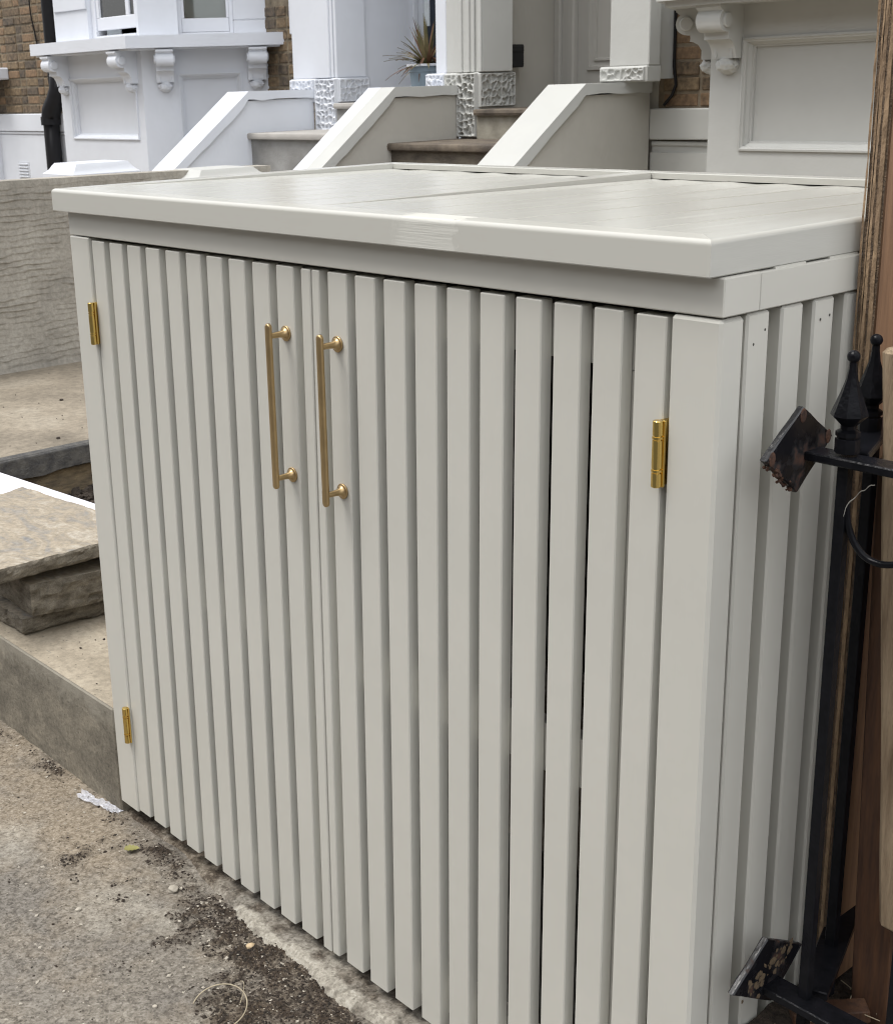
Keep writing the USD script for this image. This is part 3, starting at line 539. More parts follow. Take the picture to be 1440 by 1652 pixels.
# ------------------------------------------------------------------ stone slabs and board
def slab(poly, z0, z1, seed, tilt=(0, 0), rough=0.012):
    P = Polygon(poly); ring = np.array(P.exterior.coords)[:-1]; r = np.random.default_rng(seed)
    pts = []
    for i in range(len(ring)):
        a, b = ring[i], ring[(i + 1) % len(ring)]; n = max(2, int(np.linalg.norm(b - a) / 0.007))
        for t in np.linspace(0, 1, n, endpoint=False): pts.append(a + (b - a) * t)
    pts = np.array(pts); N = len(pts); c = pts.mean(0); lv = np.linspace(0, 1, 9); V = []
    for k, t in enumerate(lv):
        z = z0 + (z1 - z0) * t
        Q = np.stack([pts[:, 0], pts[:, 1], np.full(N, z)], 1)
        dsp = rough * (np.round(fbm(Q * np.array([18, 18, 60]), 5, seed) * 7) / 7 - 0.55) * 2.2 + 0.006 * (fbm(Q * 120, 3, seed + 2) - .5) - (0.004 if k in (0, 8) else 0.0)
        nrm = (pts - c) / np.linalg.norm(pts - c, axis=1)[:, None]
        V.append(np.column_stack([pts + nrm * dsp[:, None], np.full(N, z) + (0.004 * (fbm(Q * 20, 3, seed + 1) - .5))]))
    V = np.vstack(V); F = []
    for k in range(8):
        for j in range(N):
            a, b = k * N + j, k * N + (j + 1) % N; F += [(a, b, b + N), (a, b + N, a + N)]
    side = trimesh.Trimesh(V, F, process=False)
    top = V[8 * N:]; cc = np.array([c[0], c[1], z1]); rings = [top]
    for f in (0.93, 0.8, 0.6, 0.35):
        R_ = cc + (top - cc) * f; R_[:, 2] = z1 + 0.006 * (fbm(R_ * np.array([9, 9, 0]), 4, seed + 5) - .5); rings.append(R_)
    TV = np.vstack(rings + [cc[None]]); TF = []
    for k in range(4):
        for j in range(N):
            a, b = k * N + j, k * N + (j + 1) % N; TF += [(a, b, b + N), (a, b + N, a + N)]
    TF += [(4 * N + j, 4 * N + (j + 1) % N, 5 * N) for j in range(N)]
    top = trimesh.Trimesh(TV, TF, process=False)
    bot = trimesh.Trimesh(np.vstack([V[:N], [[c[0], c[1], z0]]]), [((j + 1) % N, j, N) for j in range(N)], process=False)
    for m in (side, top, bot):
        m.vertices[:, 2] += tilt[0] * (m.vertices[:, 0] - c[0]) + tilt[1] * (m.vertices[:, 1] - c[1])
    return side, top, bot
def stone(poly, z0, z1, seed, label, tilt=(0, 0), rough=0.012):
    s, t, b = slab(poly, z0, z1, seed, tilt, rough); o = thing('stone_slab', label, 'stone slab', (-0.75, 0.2, z0), 'stone slabs stacked on the ledge')
    part(o, 'edge', [s, b], 'slab_edge', smooth=25); part(o, 'top', t, 'slab_top', smooth=True)
stone([(-1.02, 0.035), (-0.50, 0.04), (-0.455, 0.5), (-1.0, 0.45)], 0.252, 0.292, 51, 'bottom stone slab of the stack, resting on the concrete ledge', (0, -0.01))
stone([(-1.10, 0.065), (-0.46, 0.05), (-0.455, 0.5), (-1.05, 0.45)], 0.298, 0.378, 52, 'thick middle stone slab of the stack, with a pale end face', (0, -0.05))
stone([(-1.0, -0.04), (-0.45, -0.045), (-0.468, 0.415), (-1.07, 0.338), (-1.04, 0.24)], 0.413, 0.448, 53, 'topmost sandstone slab of the stack with a buff and blue-grey face', (0.0, -0.012), 0.009)
wb = ext([(-1.75, 0.385), (-0.50, 0.505), (-0.50, 0.30), (-1.7, 0.14)], 'z', 0.394, 0.404)
solo('white_board', wb, 'white_board', 'thin bright white board sticking out from under the top stone slab', 'board')

# ------------------------------------------------------------------ small litter
def crumple(pts, w, seed):
    r = np.random.default_rng(seed); pts = np.array(pts, float); n = 40; t = np.linspace(0, 1, n)
    P = np.stack([np.interp(t, np.linspace(0, 1, len(pts)), pts[:, k]) for k in range(3)], 1)
    def fn(u, v):
        i = np.clip((u * (n - 1)).round().astype(int), 0, n - 1); b = P[i]; Q = np.stack([u * 9, v * 3, 0 * u + seed], 1)
        return b + np.stack([0.02 * (fbm(Q * 2, 3, seed) - .5), (v - .5) * w * (0.6 + fbm(Q, 2, seed + 1)), 0.004 + 0.015 * np.abs(fbm(Q * 2.2, 4, seed + 2) - .5) * 2], 1)
    return grid_mesh(40, 10, fn)
M['clear_plastic'] = usdkit.material(stage, '/World/Looks/clear_plastic', {'t': ('transparent_bsdf', {'color': (0.95, 0.95, 0.97)}), 'p': ('principled_bsdf', {'base_color': (0.72, 0.73, 0.77), 'roughness': 0.15}), 'm': ('mix_closure', {'fac': 0.45})},
    [('t.BSDF', 'm.closure1'), ('p.BSDF', 'm.closure2')], surface='m.closure')
solo('plastic_scrap', crumple([(-0.135, -0.030, 0.001), (-0.09, -0.026, 0.001), (-0.04, -0.014, 0.001), (-0.005, -0.006, -0.002)], 0.022, 3), 'clear_plastic', 'crumpled scrap of clear plastic film at the left foot of the bin store', 'plastic scrap')
def leafm(u, v):
    a = u * 2 - 1; w = 0.010 * np.sqrt(np.clip(1 - a ** 2, 0, 1)) * (1 - .35 * a) * (1 + .22 * np.sin(a * 13)); x = a * 0.016; yy = (v - .5) * 2 * w
    c, s = math.cos(0.9), math.sin(0.9)
    return np.stack([0.145 + x * c - yy * s, -0.062 + x * s + yy * c, 0.006 + 0.25 * np.abs(yy) + 4 * x ** 2], 1)
solo('leaf', grid_mesh(16, 6, leafm), 'yellow_leaf', 'small yellow-green leaf lying on the dirt by the doors', 'leaf', smooth=True)
a = np.linspace(-0.35, 3.7, 40)
ringp = np.stack([0.694 + 0.052 * np.cos(a), -0.215 + 0.045 * np.sin(a), 0.012 + 0.012 * np.sin(a) + 0.006], 1)
solo('wire_loop', tube(ringp, 0.0011, 6), 'straw', 'thin curved stalk arched over the dark soil in front of the doors', 'stalk', smooth=True)
a = np.linspace(0, 1, 14)
solo('twig', tube(np.stack([0.655 + 0.05 * a, -0.145 - 0.035 * a ** 2, 0.012 + 0.01 * np.sin(a * 3)], 1), 0.0006, 5), 'straw', 'short thin dry twig on the soil beside the curved stalk', 'twig')
def pebble(x, y, s, mt, label, seed):
    m = trimesh.creation.icosphere(subdivisions=2, radius=s); d = fbm(m.vertices * (1.2 / s) + seed, 3, seed); m.vertices *= (0.45 + 1.1 * d)[:, None]; m.vertices[:, 2] *= .55
    h = ground_h(np.array([x]), np.array([y]))[0][0]; m.apply_translation((x, y, h + s * .35)); solo('pebble', m, mt, label, 'pebble', 'small stones on the pavement', smooth=True)
pebble(0.575, -0.068, 0.0085, 'pebble_cream', 'cream pebble on the dark soil beside the cement strip', 3)
pebble(0.60, -0.285, 0.0045, 'chip_light', 'small pale stone left of the curved stalk', 8)
pebble(0.255, -0.245, 0.0055, 'chip_light', 'tiny white lump of filler on the open grey pavement', 9)
pebble(0.325, -0.075, 0.011, 'chip_light', 'flat pale stone chip at the edge of the soil near the doors', 11)

# ------------------------------------------------------------------ terraced houses
F = 4.5
def brickwork(parent, face, s0, s1, z0, z1, seed, tones, top=None):
    r = np.random.default_rng(seed); z = z0; row = 0
    while z < z1:
        s = s0 - (0.11 if row % 2 else 0.0); k = 0
        while s < s1:
            L = 0.213 if (k + row) % 2 == 0 else 0.102
            a, b = max(s, s0), min(s + L, s1)
            if b - a > 0.03:
                dz = r.normal(0, .001); m = face.box(a + r.uniform(-.001, .001), b, -0.05, 0.006 + r.normal(0, .0022), z + 0.0005 + dz, z + 0.0635 + dz, 0.006)
                part(parent, 'brick', m, tones[r.integers(len(tones))])
            s += L + 0.013; k += 1
        z += 0.0755; row += 1
def console(parent, face, s0, s1, ztop, dwall=0.0, mt='white_paint', sc=1.0):
    """scrolled bracket under a sill"""
    w = s1 - s0; cx_, cz = 0.118 * sc, -0.062 * sc; R_ = 0.046 * sc
    prof = [(0, 0), (0.165 * sc, 0), (0.165 * sc, -0.012 * sc)]
    prof += [(cx_ + R_ * math.cos(t), cz + R_ * math.sin(t)) for t in np.linspace(0.9, -1.9, 12)]
    prof += [(0.10 * sc, -0.122 * sc), (0.102 * sc, -0.136 * sc), (0.088 * sc, -0.138 * sc), (0.066 * sc, -0.15 * sc), (0.050 * sc, -0.175 * sc), (0.043 * sc, -0.205 * sc), (0.043 * sc, -0.212 * sc), (0, -0.212 * sc)]
    P = Polygon(prof).buffer(0)
    if P.geom_type != 'Polygon': P = max(P.geoms, key=lambda g_: g_.area)
    m = trimesh.creation.extrude_polygon(P, w, engine='earcut'); v = m.vertices.copy()
    m.vertices = np.stack([s0 + v[:, 2], dwall + v[:, 0], ztop + v[:, 1]], 1); m.fix_normals()
    body = part(parent, 'bracket', face.world(m), mt, smooth=35)
    sc1 = lathe([(0, 0), (0.026 * sc, 0), (0.03 * sc, 0.004), (0.03 * sc, w + 0.02), (0.026 * sc, w + 0.024), (0, w + 0.024)], (s0 - 0.012, dwall + cx_, ztop + cz), 14, (1, 0, 0)); part(body, 'scroll', face.world(sc1), mt, smooth=40)
    for q_ in (0.18, 0.82):
        part(body, 'fillet', face.world(box(s0 + w * q_ - 0.006, s0 + w * q_ + 0.006, dwall + 0.03 * sc, dwall + 0.052 * sc, ztop - 0.212 * sc, ztop - 0.16 * sc, 0.002)), mt)
    lf = trimesh.creation.icosphere(subdivisions=3, radius=1.0); d = fbm(lf.vertices * 3.2 + 7, 3, 17); lf.vertices *= (0.72 + .55 * d)[:, None]
    lf.vertices = lf.vertices * np.array([w * 0.42, 0.045 * sc, 0.036 * sc]) + [(s0 + s1) / 2, dwall + 0.012, ztop - 0.236 * sc]; part(body, 'leaf_carving', face.world(lf), mt, smooth=True)
def panel_face(parent, f, s0, s1, z0, z1, p0, p1, q0, q1, mt, th=0.10):
    part(parent, 'bay_wall', [f.box(s0, s1, -th, 0, z0, q0), f.box(s0, s1, -th, 0, q1, z1), f.box(s0, p0, -th, 0, q0, q1), f.box(p1, s1, -th, 0, q0, q1)], mt)
    pn = part(parent, 'panel', f.box(p0 + .001, p1 - .001, -th + .01, -0.042, q0 + .001, q1 - .001), mt)
    part(pn, 'moulding', f.ring(p0, p1, q0, q1, [(-0.006, 0.0), (-0.006, 0.009), (0.002, 0.011), (0.005, 0.004), (0.011, 0.001), (0.012, -0.012), (0.022, -0.022), (0.024, -0.030), (0.031, -0.032), (0.032, -0.0415)]), mt, smooth=30)
def relief(f, s0, s1, z0, z1, d, seed, amp=0.015, border=0.018):
    nu, nv = max(8, int((s1 - s0) / 0.004)), max(8, int((z1 - z0) / 0.004))
    def fn(u, v):
        s, z = s0 + (s1 - s0) * u, z0 + (z1 - z0) * v
        P = np.stack([s * 22, z * 22, 0 * s + seed], 1); wx, wz = s + 0.016 * (fbm(P, 2, seed) - .5) * 2, z + 0.016 * (fbm(P + 50, 2, seed + 3) - .5) * 2
        r_ = np.random.default_rng(seed); cs = 0.038; gs, gz = np.meshgrid(np.arange(s0 - cs, s1 + cs, cs), np.arange(z0 - cs, z1 + cs, cs)); pts = np.stack([gs.ravel(), gz.ravel()], 1) + r_.uniform(-.36, .36, (gs.size, 2)) * cs
        dd2, _ = cKDTree(pts).query(np.stack([wx, wz], 1), k=2); ed = dd2[:, 1] - dd2[:, 0]
        h = 1 - 2.6 * np.clip((ed - 0.006) / 0.009, 0, 1) + 1.9 * np.clip(1 - dd2[:, 0] / 0.0085, 0, 1)
        e = np.minimum(np.minimum(s - s0, s1 - s), np.minimum(z - z0, z1 - z)); m_ = np.clip((e - border * .5) / (border * .5), 0, 1)
        dd = d + amp * 0.5 * (h * m_ + (1 - m_) * 1.0); dd = np.where(e < 1e-6, d - 0.02, dd)
        return np.stack([s, dd, z], 1)
    m = grid_mesh(nu, nv, fn)
    if m.face_normals[:, 1].mean() < 0: m.invert()
    return f.world(m)

FRONT = Face((0, F), (1, 0), (0, -1))            # facade plane, s = x
# --- white house
wh = thing('terraced_house', 'white painted terraced house with canted bay window left of the steps', 'house', (-7, F, 0.25), 'terraced houses behind the yard')
part(wh, 'wall', [box(-9.9, -4.62, F + 0.001, F + 0.35, 1.35, 2.5), box(-9.9, -4.62, F, F + 0.35, 0.2, 1.345)], 'mortar_dark')
part(wh, 'upper_wall', [box(-9.9, -4.62, F + 0.0015, F + 0.35, 2.5, 7.0), box(-4.62, -3.46, F + 0.0, F + 0.35, 3.6, 7.0)], 'brick_far')
TB = ['brick_tone_0', 'brick_tone_1', 'brick_tone_0', 'brick_tone_2', 'brick_tone_3']
brickwork(wh, FRONT, -9.88, -8.25, 1.362, 2.32, 3, TB)
brickwork(wh, FRONT, -5.62, -4.86, 1.44, 2.0, 4, ['brick_tone_1', 'brick_tone_3', 'brick_tone_0'])
part(wh, 'plinth', [FRONT.box(-9.9, -6.2, 0.0, 0.05, 1.20, 1.352, 0.006), FRONT.box(-9.9, -6.2, 0.0, 0.032, 0.2, 1.165)], 'white_paint')
part(wh, 'plinth_moulding', [FRONT.box(-9.9, -6.2, 0.0, 0.040, 1.176, 1.196, 0.004), FRONT.box(-9.9, -6.2, 0.0, 0.026, 1.164, 1.177)], 'white_paint')
vt = part(wh, 'air_vent', FRONT.box(-9.46, -9.24, 0.03, 0.036, 0.78, 0.93), 'vent_grey')
for i in range(5): part(vt, 'louvre', FRONT.box(-9.44, -9.26, 0.034, 0.046, 0.79 + 0.028 * i, 0.803 + 0.028 * i, 0.002), 'white_paint')
part(wh, 'neighbour_sill', FRONT.box(-10.6, -9.53, 0.0, 0.30, 1.655, 1.76, 0.012), 'white_paint', 'tip of a white sill at the far left')
part(wh, 'neighbour_pier', FRONT.box(-10.6, -9.80, 0.0, 0.13, 0.2, 1.655, 0.01), 'white_paint')
YB = 3.75; ang = math.radians(60); L60 = (F - YB) / math.sin(ang)
BX0, BX1 = -7.14, -5.95
BF = Face((BX0, YB), (1, 0), (0, -1)); BWd = BX1 - BX0
BR = Face((BX1, YB), (math.cos(ang), math.sin(ang)), (math.sin(ang), -math.cos(ang)))
BL = Face((BX0 - L60 * math.cos(ang), F), (math.cos(ang), -math.sin(ang)), (-math.sin(ang), -math.cos(ang)))
panel_face(wh, BF, 0, BWd, 0.2, 1.787, 0.152, 1.097, 1.192, 1.612, 'white_paint')
panel_face(wh, BR, 0, L60, 0.2, 1.787, 0.248, 0.672, 1.19, 1.615, 'white_paint')
part(wh, 'bay_wall', BL.box(0, L60, -0.1, 0, 0.2, 1.787), 'white_paint')
sp = lambda o: [(BX0 - L60 * math.cos(ang) - o * 1.15, F), (BX0 - o * 0.58, YB - o), (BX1 + o * 0.58, YB - o), (BX1 + L60 * math.cos(ang) + o * 1.15, F)]
part(wh, 'sill', [ext(sp(0.17), 'z', 1.7875, 1.868), ext(sp(0.135), 'z', 1.776, 1.7872)], 'white_paint')
console(wh, BF, 0.035, 0.155, 1.776); console(wh, BF, 1.01, 1.13, 1.776); console(wh, BR, 0.095, 0.213, 1.776); console(wh, BR, 0.722, 0.845, 1.776)
# bay above the sill
Z0 = 1.868
part(wh, 'bay_pier', [BF.box(0.0, 0.50, -0.12, 0.0, Z0 + .0005, 4.6), BF.box(0.02, 0.50, 0.0, 0.012, 2.085, 4.6, 0.004)], 'white_paint')
part(wh, 'bay_pier', ext([(BX1 - 0.03, YB), (BX1, YB), (BX1 + 0.265 * math.cos(ang), YB + 0.265 * math.sin(ang)), (BX1 + 0.265 * math.cos(ang) - 0.10, YB + 0.265 * math.sin(ang) + .05), (BX1 - 0.03, YB + 0.12)], 'z', Z0 + .0005, 4.6), 'white_paint')
part(wh, 'bay_pier', [BR.box(0.645, L60, -0.12, 0, Z0 + .0005, 1.957, 0.004), BR.box(0.648, L60, -0.12, -0.004, 1.957, 1.961), BR.box(0.645, L60, -0.12, 0, 1.961, 4.6, 0.004)], 'white_paint')
part(wh, 'bay_head', [BF.box(0.5, BWd - .03, -0.12, 0, 3.6, 4.6), BR.box(0.265, 0.645, -0.12, 0, 3.6, 4.6), BL.box(0, L60, -0.1, 0, Z0 + .0005, 4.6)], 'white_paint')
part(wh, 'bay_roof', ext(sp(0.1), 'z', 4.6, 4.75), 'white_paint')
w1 = part(wh, 'window', [BF.box(0.50, 0.56, -0.11, -0.03, Z0 + .001, 3.6), BF.box(BWd - .075, BWd - .031, -0.11, -0.03, Z0 + .001, 3.6), BF.box(0.56, BWd - .075, -0.11, -0.02, Z0 + .001, 1.895)], 'white_sash')
part(w1, 'sash', [BF.box(0.562, BWd - .077, -0.075, -0.04, 1.932, 2.018, 0.004), BF.box(0.562, 0.598, -0.075, -0.04, 2.018, 3.5), BF.box(BWd - .112, BWd - .077, -0.075, -0.04, 2.018, 3.5), BF.box(0.96, 1.005, -0.072, -0.043, 2.018, 3.5, 0.003)], 'white_sash')
part(w1, 'pane', [BF.box(0.598, 0.96, -0.062, -0.056, 2.018, 3.5), BF.box(1.005, BWd - .112, -0.062, -0.056, 2.018, 3.5)], 'pane_glass')
part(w1, 'curtain', BF.box(0.60, 0.80, -0.098, -0.09, 1.9, 3.5), 'curtain')
w2 = part(wh, 'window', [BR.box(0.266, 0.292, -0.10, -0.035, Z0 + .001, 3.6), BR.box(0.618, 0.644, -0.10, -0.035, Z0 + .001, 3.6), BR.box(0.292, 0.618, -0.10, -0.03, Z0 + .001, 1.886)], 'white_sash')
part(w2, 'sash', [BR.box(0.293, 0.617, -0.078, -0.045, 1.888, 1.978, 0.003), BR.box(0.293, 0.313, -0.078, -0.045, 1.978, 3.5), BR.box(0.599, 0.617, -0.078, -0.045, 1.978, 3.5)], 'white_sash')
part(w2, 'pane', BR.box(0.313, 0.599, -0.066, -0.060, 1.978, 3.5), 'pane_glass')
part(w2, 'blind', BR.box(0.27, 0.64, -0.128, -0.122, 1.90, 3.5), 'blind')
part(wh, 'room', [box(-7.0, -6.0, F - .012, F - .002, 1.87, 4.5), box(-7.1, -5.8, 3.9, F - .02, 4.50, 4.55), ext(sp(-0.13), 'z', 1.8685, 1.874)], 'room_dark')
# porch of the white house
part(wh, 'porch_side', box(-4.90, -4.47, F - 0.009, 5.35, 0.3, 3.595), 'white_paint')
dw = part(wh, 'door', box(-4.469, -3.601, 5.0, 5.05, 1.36, 3.4), 'navy_door', 'dark navy front door')
part(dw, 'door_frame', [box(-4.469, -4.452, 4.90, 4.94, 1.36, 3.45, 0.004), box(-4.469, -4.458, 4.9401, 5.0, 1.36, 3.45, 0.003)], 'white_paint')
part(dw, 'door_glass', box(-4.45, -4.405, 4.990, 4.999, 1.86, 3.2), 'curtain')
part(wh, 'porch_side', box(-3.60, -3.462, F - 0.009, 5.35, 0.3, 3.6), 'white_paint')
def pilaster(parent, x0, x1, y0, y1, base0, base1, mt, z0=1.555, name='pillar'):
    return part(parent, name, box(x0, x1, y0, y1, z0, 3.62, 0.004), mt)
pl = pilaster(wh, -4.905, -4.452, 4.25, 4.489, 0, 0, 'white_paint')
PF = Face((0, 4.25), (1, 0), (0, -1))
for a_, b_2, dd in ((-4.70, -4.665, 0.010), (-4.665, -4.50, 0.020), (-4.50, -4.475, 0.010)): part(pl, 'fluting', PF.box(a_, b_2, 0, dd, 1.5555, 3.6, 0.004), 'white_paint')
bb = part(wh, 'pillar_base', [box(-4.925, -4.435, 4.238, 4.50, 1.405, 1.554, 0.006), box(-4.655, -4.435, 4.238, 4.50, 1.22, 1.405, 0.004)], 'white_paint')
part(bb, 'carving', [relief(PF, -4.92, -4.67, 1.408, 1.551, 0.016, 2), relief(PF, -4.655, -4.44, 1.225, 1.551, 0.022, 5), relief(Face((-4.435, 0), (0, 1), (1, 0)), 4.245, 4.495, 1.405, 1.551, 0.004, 8)], 'white_paint', smooth=True)
pl = part(wh, 'pillar', box(-3.548, -3.4605, 4.25, 4.49, 1.555, 3.62, 0.004), 'white_paint')
bb = part(wh, 'pillar_base', box(-3.62, -3.4605, 4.238, 4.50, 1.46, 1.5555, 0.006), 'white_paint'); part(bb, 'carving', relief(PF, -3.615, -3.461, 1.463, 1.554, 0.016, 11), 'white_paint', smooth=True)
part(wh, 'lintel', box(-4.905, -3.4605, 4.26, F, 3.62, 4.0), 'white_paint')
part(wh, 'meter_box', FRONT.box(-5.10, -4.955, 0.0, 0.12, 1.84, 2.4, 0.006), 'white_paint', 'pale box fixed beside the pillar')
# --- greige house
gh = thing('terraced_house', 'greige painted terraced house with panelled bay behind the bin store', 'house', (-1.5, F, 0.25), 'terraced houses behind the yard')
part(gh, 'wall', [box(-2.15, 5.0, F + 0.001, F + 0.35, 1.345, 2.2), box(-2.15, 5.0, F, F + 0.35, 0.2, 1.34)], 'mortar')
part(gh, 'upper_wall', [box(-2.15, 5.0, F + 0.0015, F + 0.35, 2.2, 7.0), box(-3.459, -2.152, F, F + 0.35, 3.6, 7.0)], 'brick_far')
brickwork(gh, FRONT, -2.12, -1.62, 1.352, 1.88, 9, ['brick_tone_1', 'brick_tone_3', 'brick_tone_0', 'brick_tone_2', 'brick_tone_1'])
part(gh, 'plinth', [FRONT.box(-2.17, -1.3, 0.0, 0.05, 1.192, 1.345, 0.006), FRONT.box(-2.17, -1.3, 0.0, 0.032, 0.2, 1.128)], 'greige_paint')
part(gh, 'plinth_moulding', [FRONT.box(-2.17, -1.3, 0.0, 0.030, 1.160, 1.184, 0.006), FRONT.box(-2.17, -1.3, 0.0, 0.018, 1.127, 1.161)], 'greige_paint')
GX_0 = -1.292; GW = 1.25
GF = Face((GX_0, YB), (1, 0), (0, -1)); GL = Face((GX_0 - L60 * math.cos(ang), F), (math.cos(ang), -math.sin(ang)), (-math.sin(ang), -math.cos(ang))); GR = Face((GX_0 + GW, YB), (math.cos(ang), math.sin(ang)), (math.sin(ang), -math.cos(ang)))
panel_face(gh, GF, 0, GW, 0.2, 1.79, 0.165, GW - 0.165, 1.195, 1.638, 'greige_paint')
part(gh, 'bay_wall', [GL.box(0, L60, -0.1, 0, 0.2, 1.79), GR.box(0, L60, -0.1, 0, 0.2, 1.79)], 'greige_paint')
spg = lambda o: [(GX_0 - L60 * math.cos(ang) - o * 1.15, F), (GX_0 - o * 0.58, YB - o), (GX_0 + GW + o * 0.58, YB - o), (GX_0 + GW + L60 * math.cos(ang) + o * 1.15, F)]
part(gh, 'sill', [ext(spg(0.22), 'z', 1.80, 1.885), ext(spg(0.185), 'z', 1.776, 1.7998)], 'greige_paint')
console(gh, GF, 0.035, 0.155, 1.776, mt='greige_paint'); console(gh, GF, GW - 0.155, GW - 0.035, 1.776, mt='greige_paint'); console(gh, GL, L60 - 0.20, L60 - 0.085, 1.776, mt='greige_paint')
part(gh, 'bay_pier', [GF.box(0, 0.28, -0.1, 0, 1.886, 4.6), GF.box(GW - .28, GW, -0.1, 0, 1.886, 4.6), GL.box(0, L60, -0.1, 0, 1.886, 4.6), GR.box(0, L60, -0.1, 0, 1.886, 4.6), GF.box(.28, GW - .28, -0.1, 0, 3.6, 4.6)], 'greige_paint')
part(gh, 'window', [GF.box(.28, GW - .28, -0.09, -0.06, 1.886, 1.97), GF.box(.28, .34, -0.09, -0.06, 1.97, 3.6), GF.box(GW - .34, GW - .28, -0.09, -0.06, 1.97, 3.6)], 'white_sash')
part(gh, 'bay_roof', ext(spg(0.1), 'z', 4.6, 4.75), 'greige_paint')
# porch of the greige house
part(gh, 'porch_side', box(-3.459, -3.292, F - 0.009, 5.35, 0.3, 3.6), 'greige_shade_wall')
dg = part(gh, 'door', [box(-3.14, -2.30, 5.0, 5.05, 1.36, 3.4)], 'greige_door', 'greige panelled front door')
DF = Face((0, 5.0), (1, 0), (0, -1))
part(dg, 'door_frame', [box(-3.291, -3.245, 4.955, 5.0, 1.36, 3.45, 0.006), box(-3.245, -3.19, 4.975, 5.03, 1.36, 3.45, 0.006), box(-3.19, -3.142, 4.96, 5.03, 1.36, 3.45, 0.01)], 'greige_door')
part(dg, 'moulding', [DF.ring(-3.065, -2.40, 1.545, 2.6, [(0, 0), (0.004, 0.014), (0.022, 0.016), (0.028, 0.004), (0.05, 0.002), (0.054, 0.012), (0.066, 0.012), (0.07, 0.001)])], 'greige_door', smooth=30)
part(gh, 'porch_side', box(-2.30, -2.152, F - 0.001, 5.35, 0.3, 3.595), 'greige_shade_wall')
pm_ = part(gh, 'pillar', box(-3.4595, -3.171, 4.25, 4.49, 1.555, 3.62, 0.004), 'greige_paint')
for a_, b_2, dd in ((-3.372, -3.345, 0.012), (-3.345, -3.315, 0.020), (-3.315, -3.285, 0.012), (-3.285, -3.255, 0.022), (-3.255, -3.225, 0.012), (-3.20, -3.173, 0.010)): part(pm_, 'fluting', PF.box(a_, b_2, 0, dd, 1.5555, 3.6, 0.003), 'greige_paint')
bb = part(gh, 'pillar_base', [box(-3.4595, -3.190, 4.238, 4.515, 1.465, 1.5545, 0.006), box(-3.33, -3.190, 4.238, 4.515, 1.20, 1.465, 0.004)], 'greige_paint')
part(bb, 'carving', [relief(PF, -3.459, -3.35, 1.468, 1.552, 0.016, 21), relief(PF, -3.35, -3.195, 1.205, 1.552, 0.024, 22, 0.024), relief(Face((-3.190, 0), (0, 1), (1, 0)), 4.235, 4.52, 1.365, 1.552, 0.004, 23, 0.024)], 'greige_paint', smooth=True)
part(gh, 'pillar', box(-2.27, -2.022, 4.25, 4.336, 1.555, 3.62, 0.004), 'greige_paint')
bb = part(gh, 'pillar_base', box(-2.32, -2.02, 4.236, 4.345, 1.478, 1.5545, 0.005), 'greige_paint'); part(bb, 'carving', relief(PF, -2.315, -2.03, 1.480, 1.552, 0.016, 27), 'greige_paint', smooth=True)
part(gh, 'pillar_backing', box(-2.27, -2.06, 4.337, F, 1.49, 3.62), 'greige_paint')
part(gh, 'lintel', box(-3.4595, -2.022, 4.26, F, 3.62, 4.0), 'greige_paint')

# --- row across the street
mat('far_slate', (0.06, 0.065, 0.075), 0.7); mat('far_brick', (0.13, 0.085, 0.055), 0.9, 0.4, 2)
fr = thing('terraced_row', 'row of brown brick houses across the street', 'houses', (0, -14.5, 0))
part(fr, 'wall', box(-30, 30, -22, -14.0, -0.02, 7.2), 'far_brick'); part(fr, 'roof', ext([(-22.3, 7.2), (-13.7, 7.2), (-18, 10.2)], 'x', -30, 30), 'far_slate')
for k in range(10):
    for z0_, z1_ in ((0.9, 2.7), (4.0, 5.7)): part(fr, 'window', box(-27 + 6 * k, -25.2 + 6 * k, -14.001, -13.95, z0_, z1_, 0.01), 'white_sash'); part(fr, 'pane', box(-26.9 + 6 * k, -25.3 + 6 * k, -13.9495, -13.94, z0_ + .1, z1_ - .1), 'navy_door')

# --- stair walls with copings
def stairwall(x0, x1, yb, zb, slope, label, mt_w, mt_c, split=None, mt_c2=None, yend=4.237):
    o = thing('stair_wall', label, 'stair wall', ((x0 + x1) / 2, 3.5, 0.25), 'sloping stair walls beside the entrance steps'); yl = 2.86; zl = zb - slope * (yb - yl); t = 0.052
    wob = lambda yy: 0.004 * math.sin(yy * 23)
    ylist = np.linspace(yl, yb, 14); top = [(yl, zl - t)] + [(yy, zb - slope * (yb - yy) - t * 1.08) for yy in ylist[1:]] + [(yend, zb - t)]
    part(o, 'wall', ext([(yend, 0.25), (yl, 0.25)][::-1] + top[::-1], 'x', x0 + 0.014, x1 - 0.014), mt_w)
    def cop(a, b, mt):
        n = 24; ys2 = np.concatenate([np.linspace(yl, yb - .01, n), [yb], np.linspace(yb + .01, yend, 16)])
        zt = [zb - slope * max(0, yb - yy) for yy in ys2]; r = np.random.default_rng(5)
        zbm = [z_ - t * (1.25 if yy < yb - .01 else 1.0) + 0.011 * (noise(np.array([[yy * 17, a, 0]]), 3)[0] - .5) for z_, yy in zip(zt, ys2)]
        part(o, 'coping', ext(list(zip(ys2, zt)) + list(zip(ys2[::-1], zbm[::-1])), 'x', a, b), mt, smooth=25)
    if split: cop(x0, split - .0005, mt_c); cop(split + .0005, x1, mt_c2)
    else: cop(x0, x1, mt_c)
stairwall(-4.895, -4.669, 3.725, 1.490, 0.757, 'white sloping stair wall, leftmost of three, beside the white bay', 'white_paint', 'white_paint')
stairwall(-3.56, -3.335, 3.752, 1.489, 0.75, 'two-tone white and greige sloping stair wall between the two flights of steps', 'greige_shade_wall', 'white_paint', -3.455, 'greige_paint')
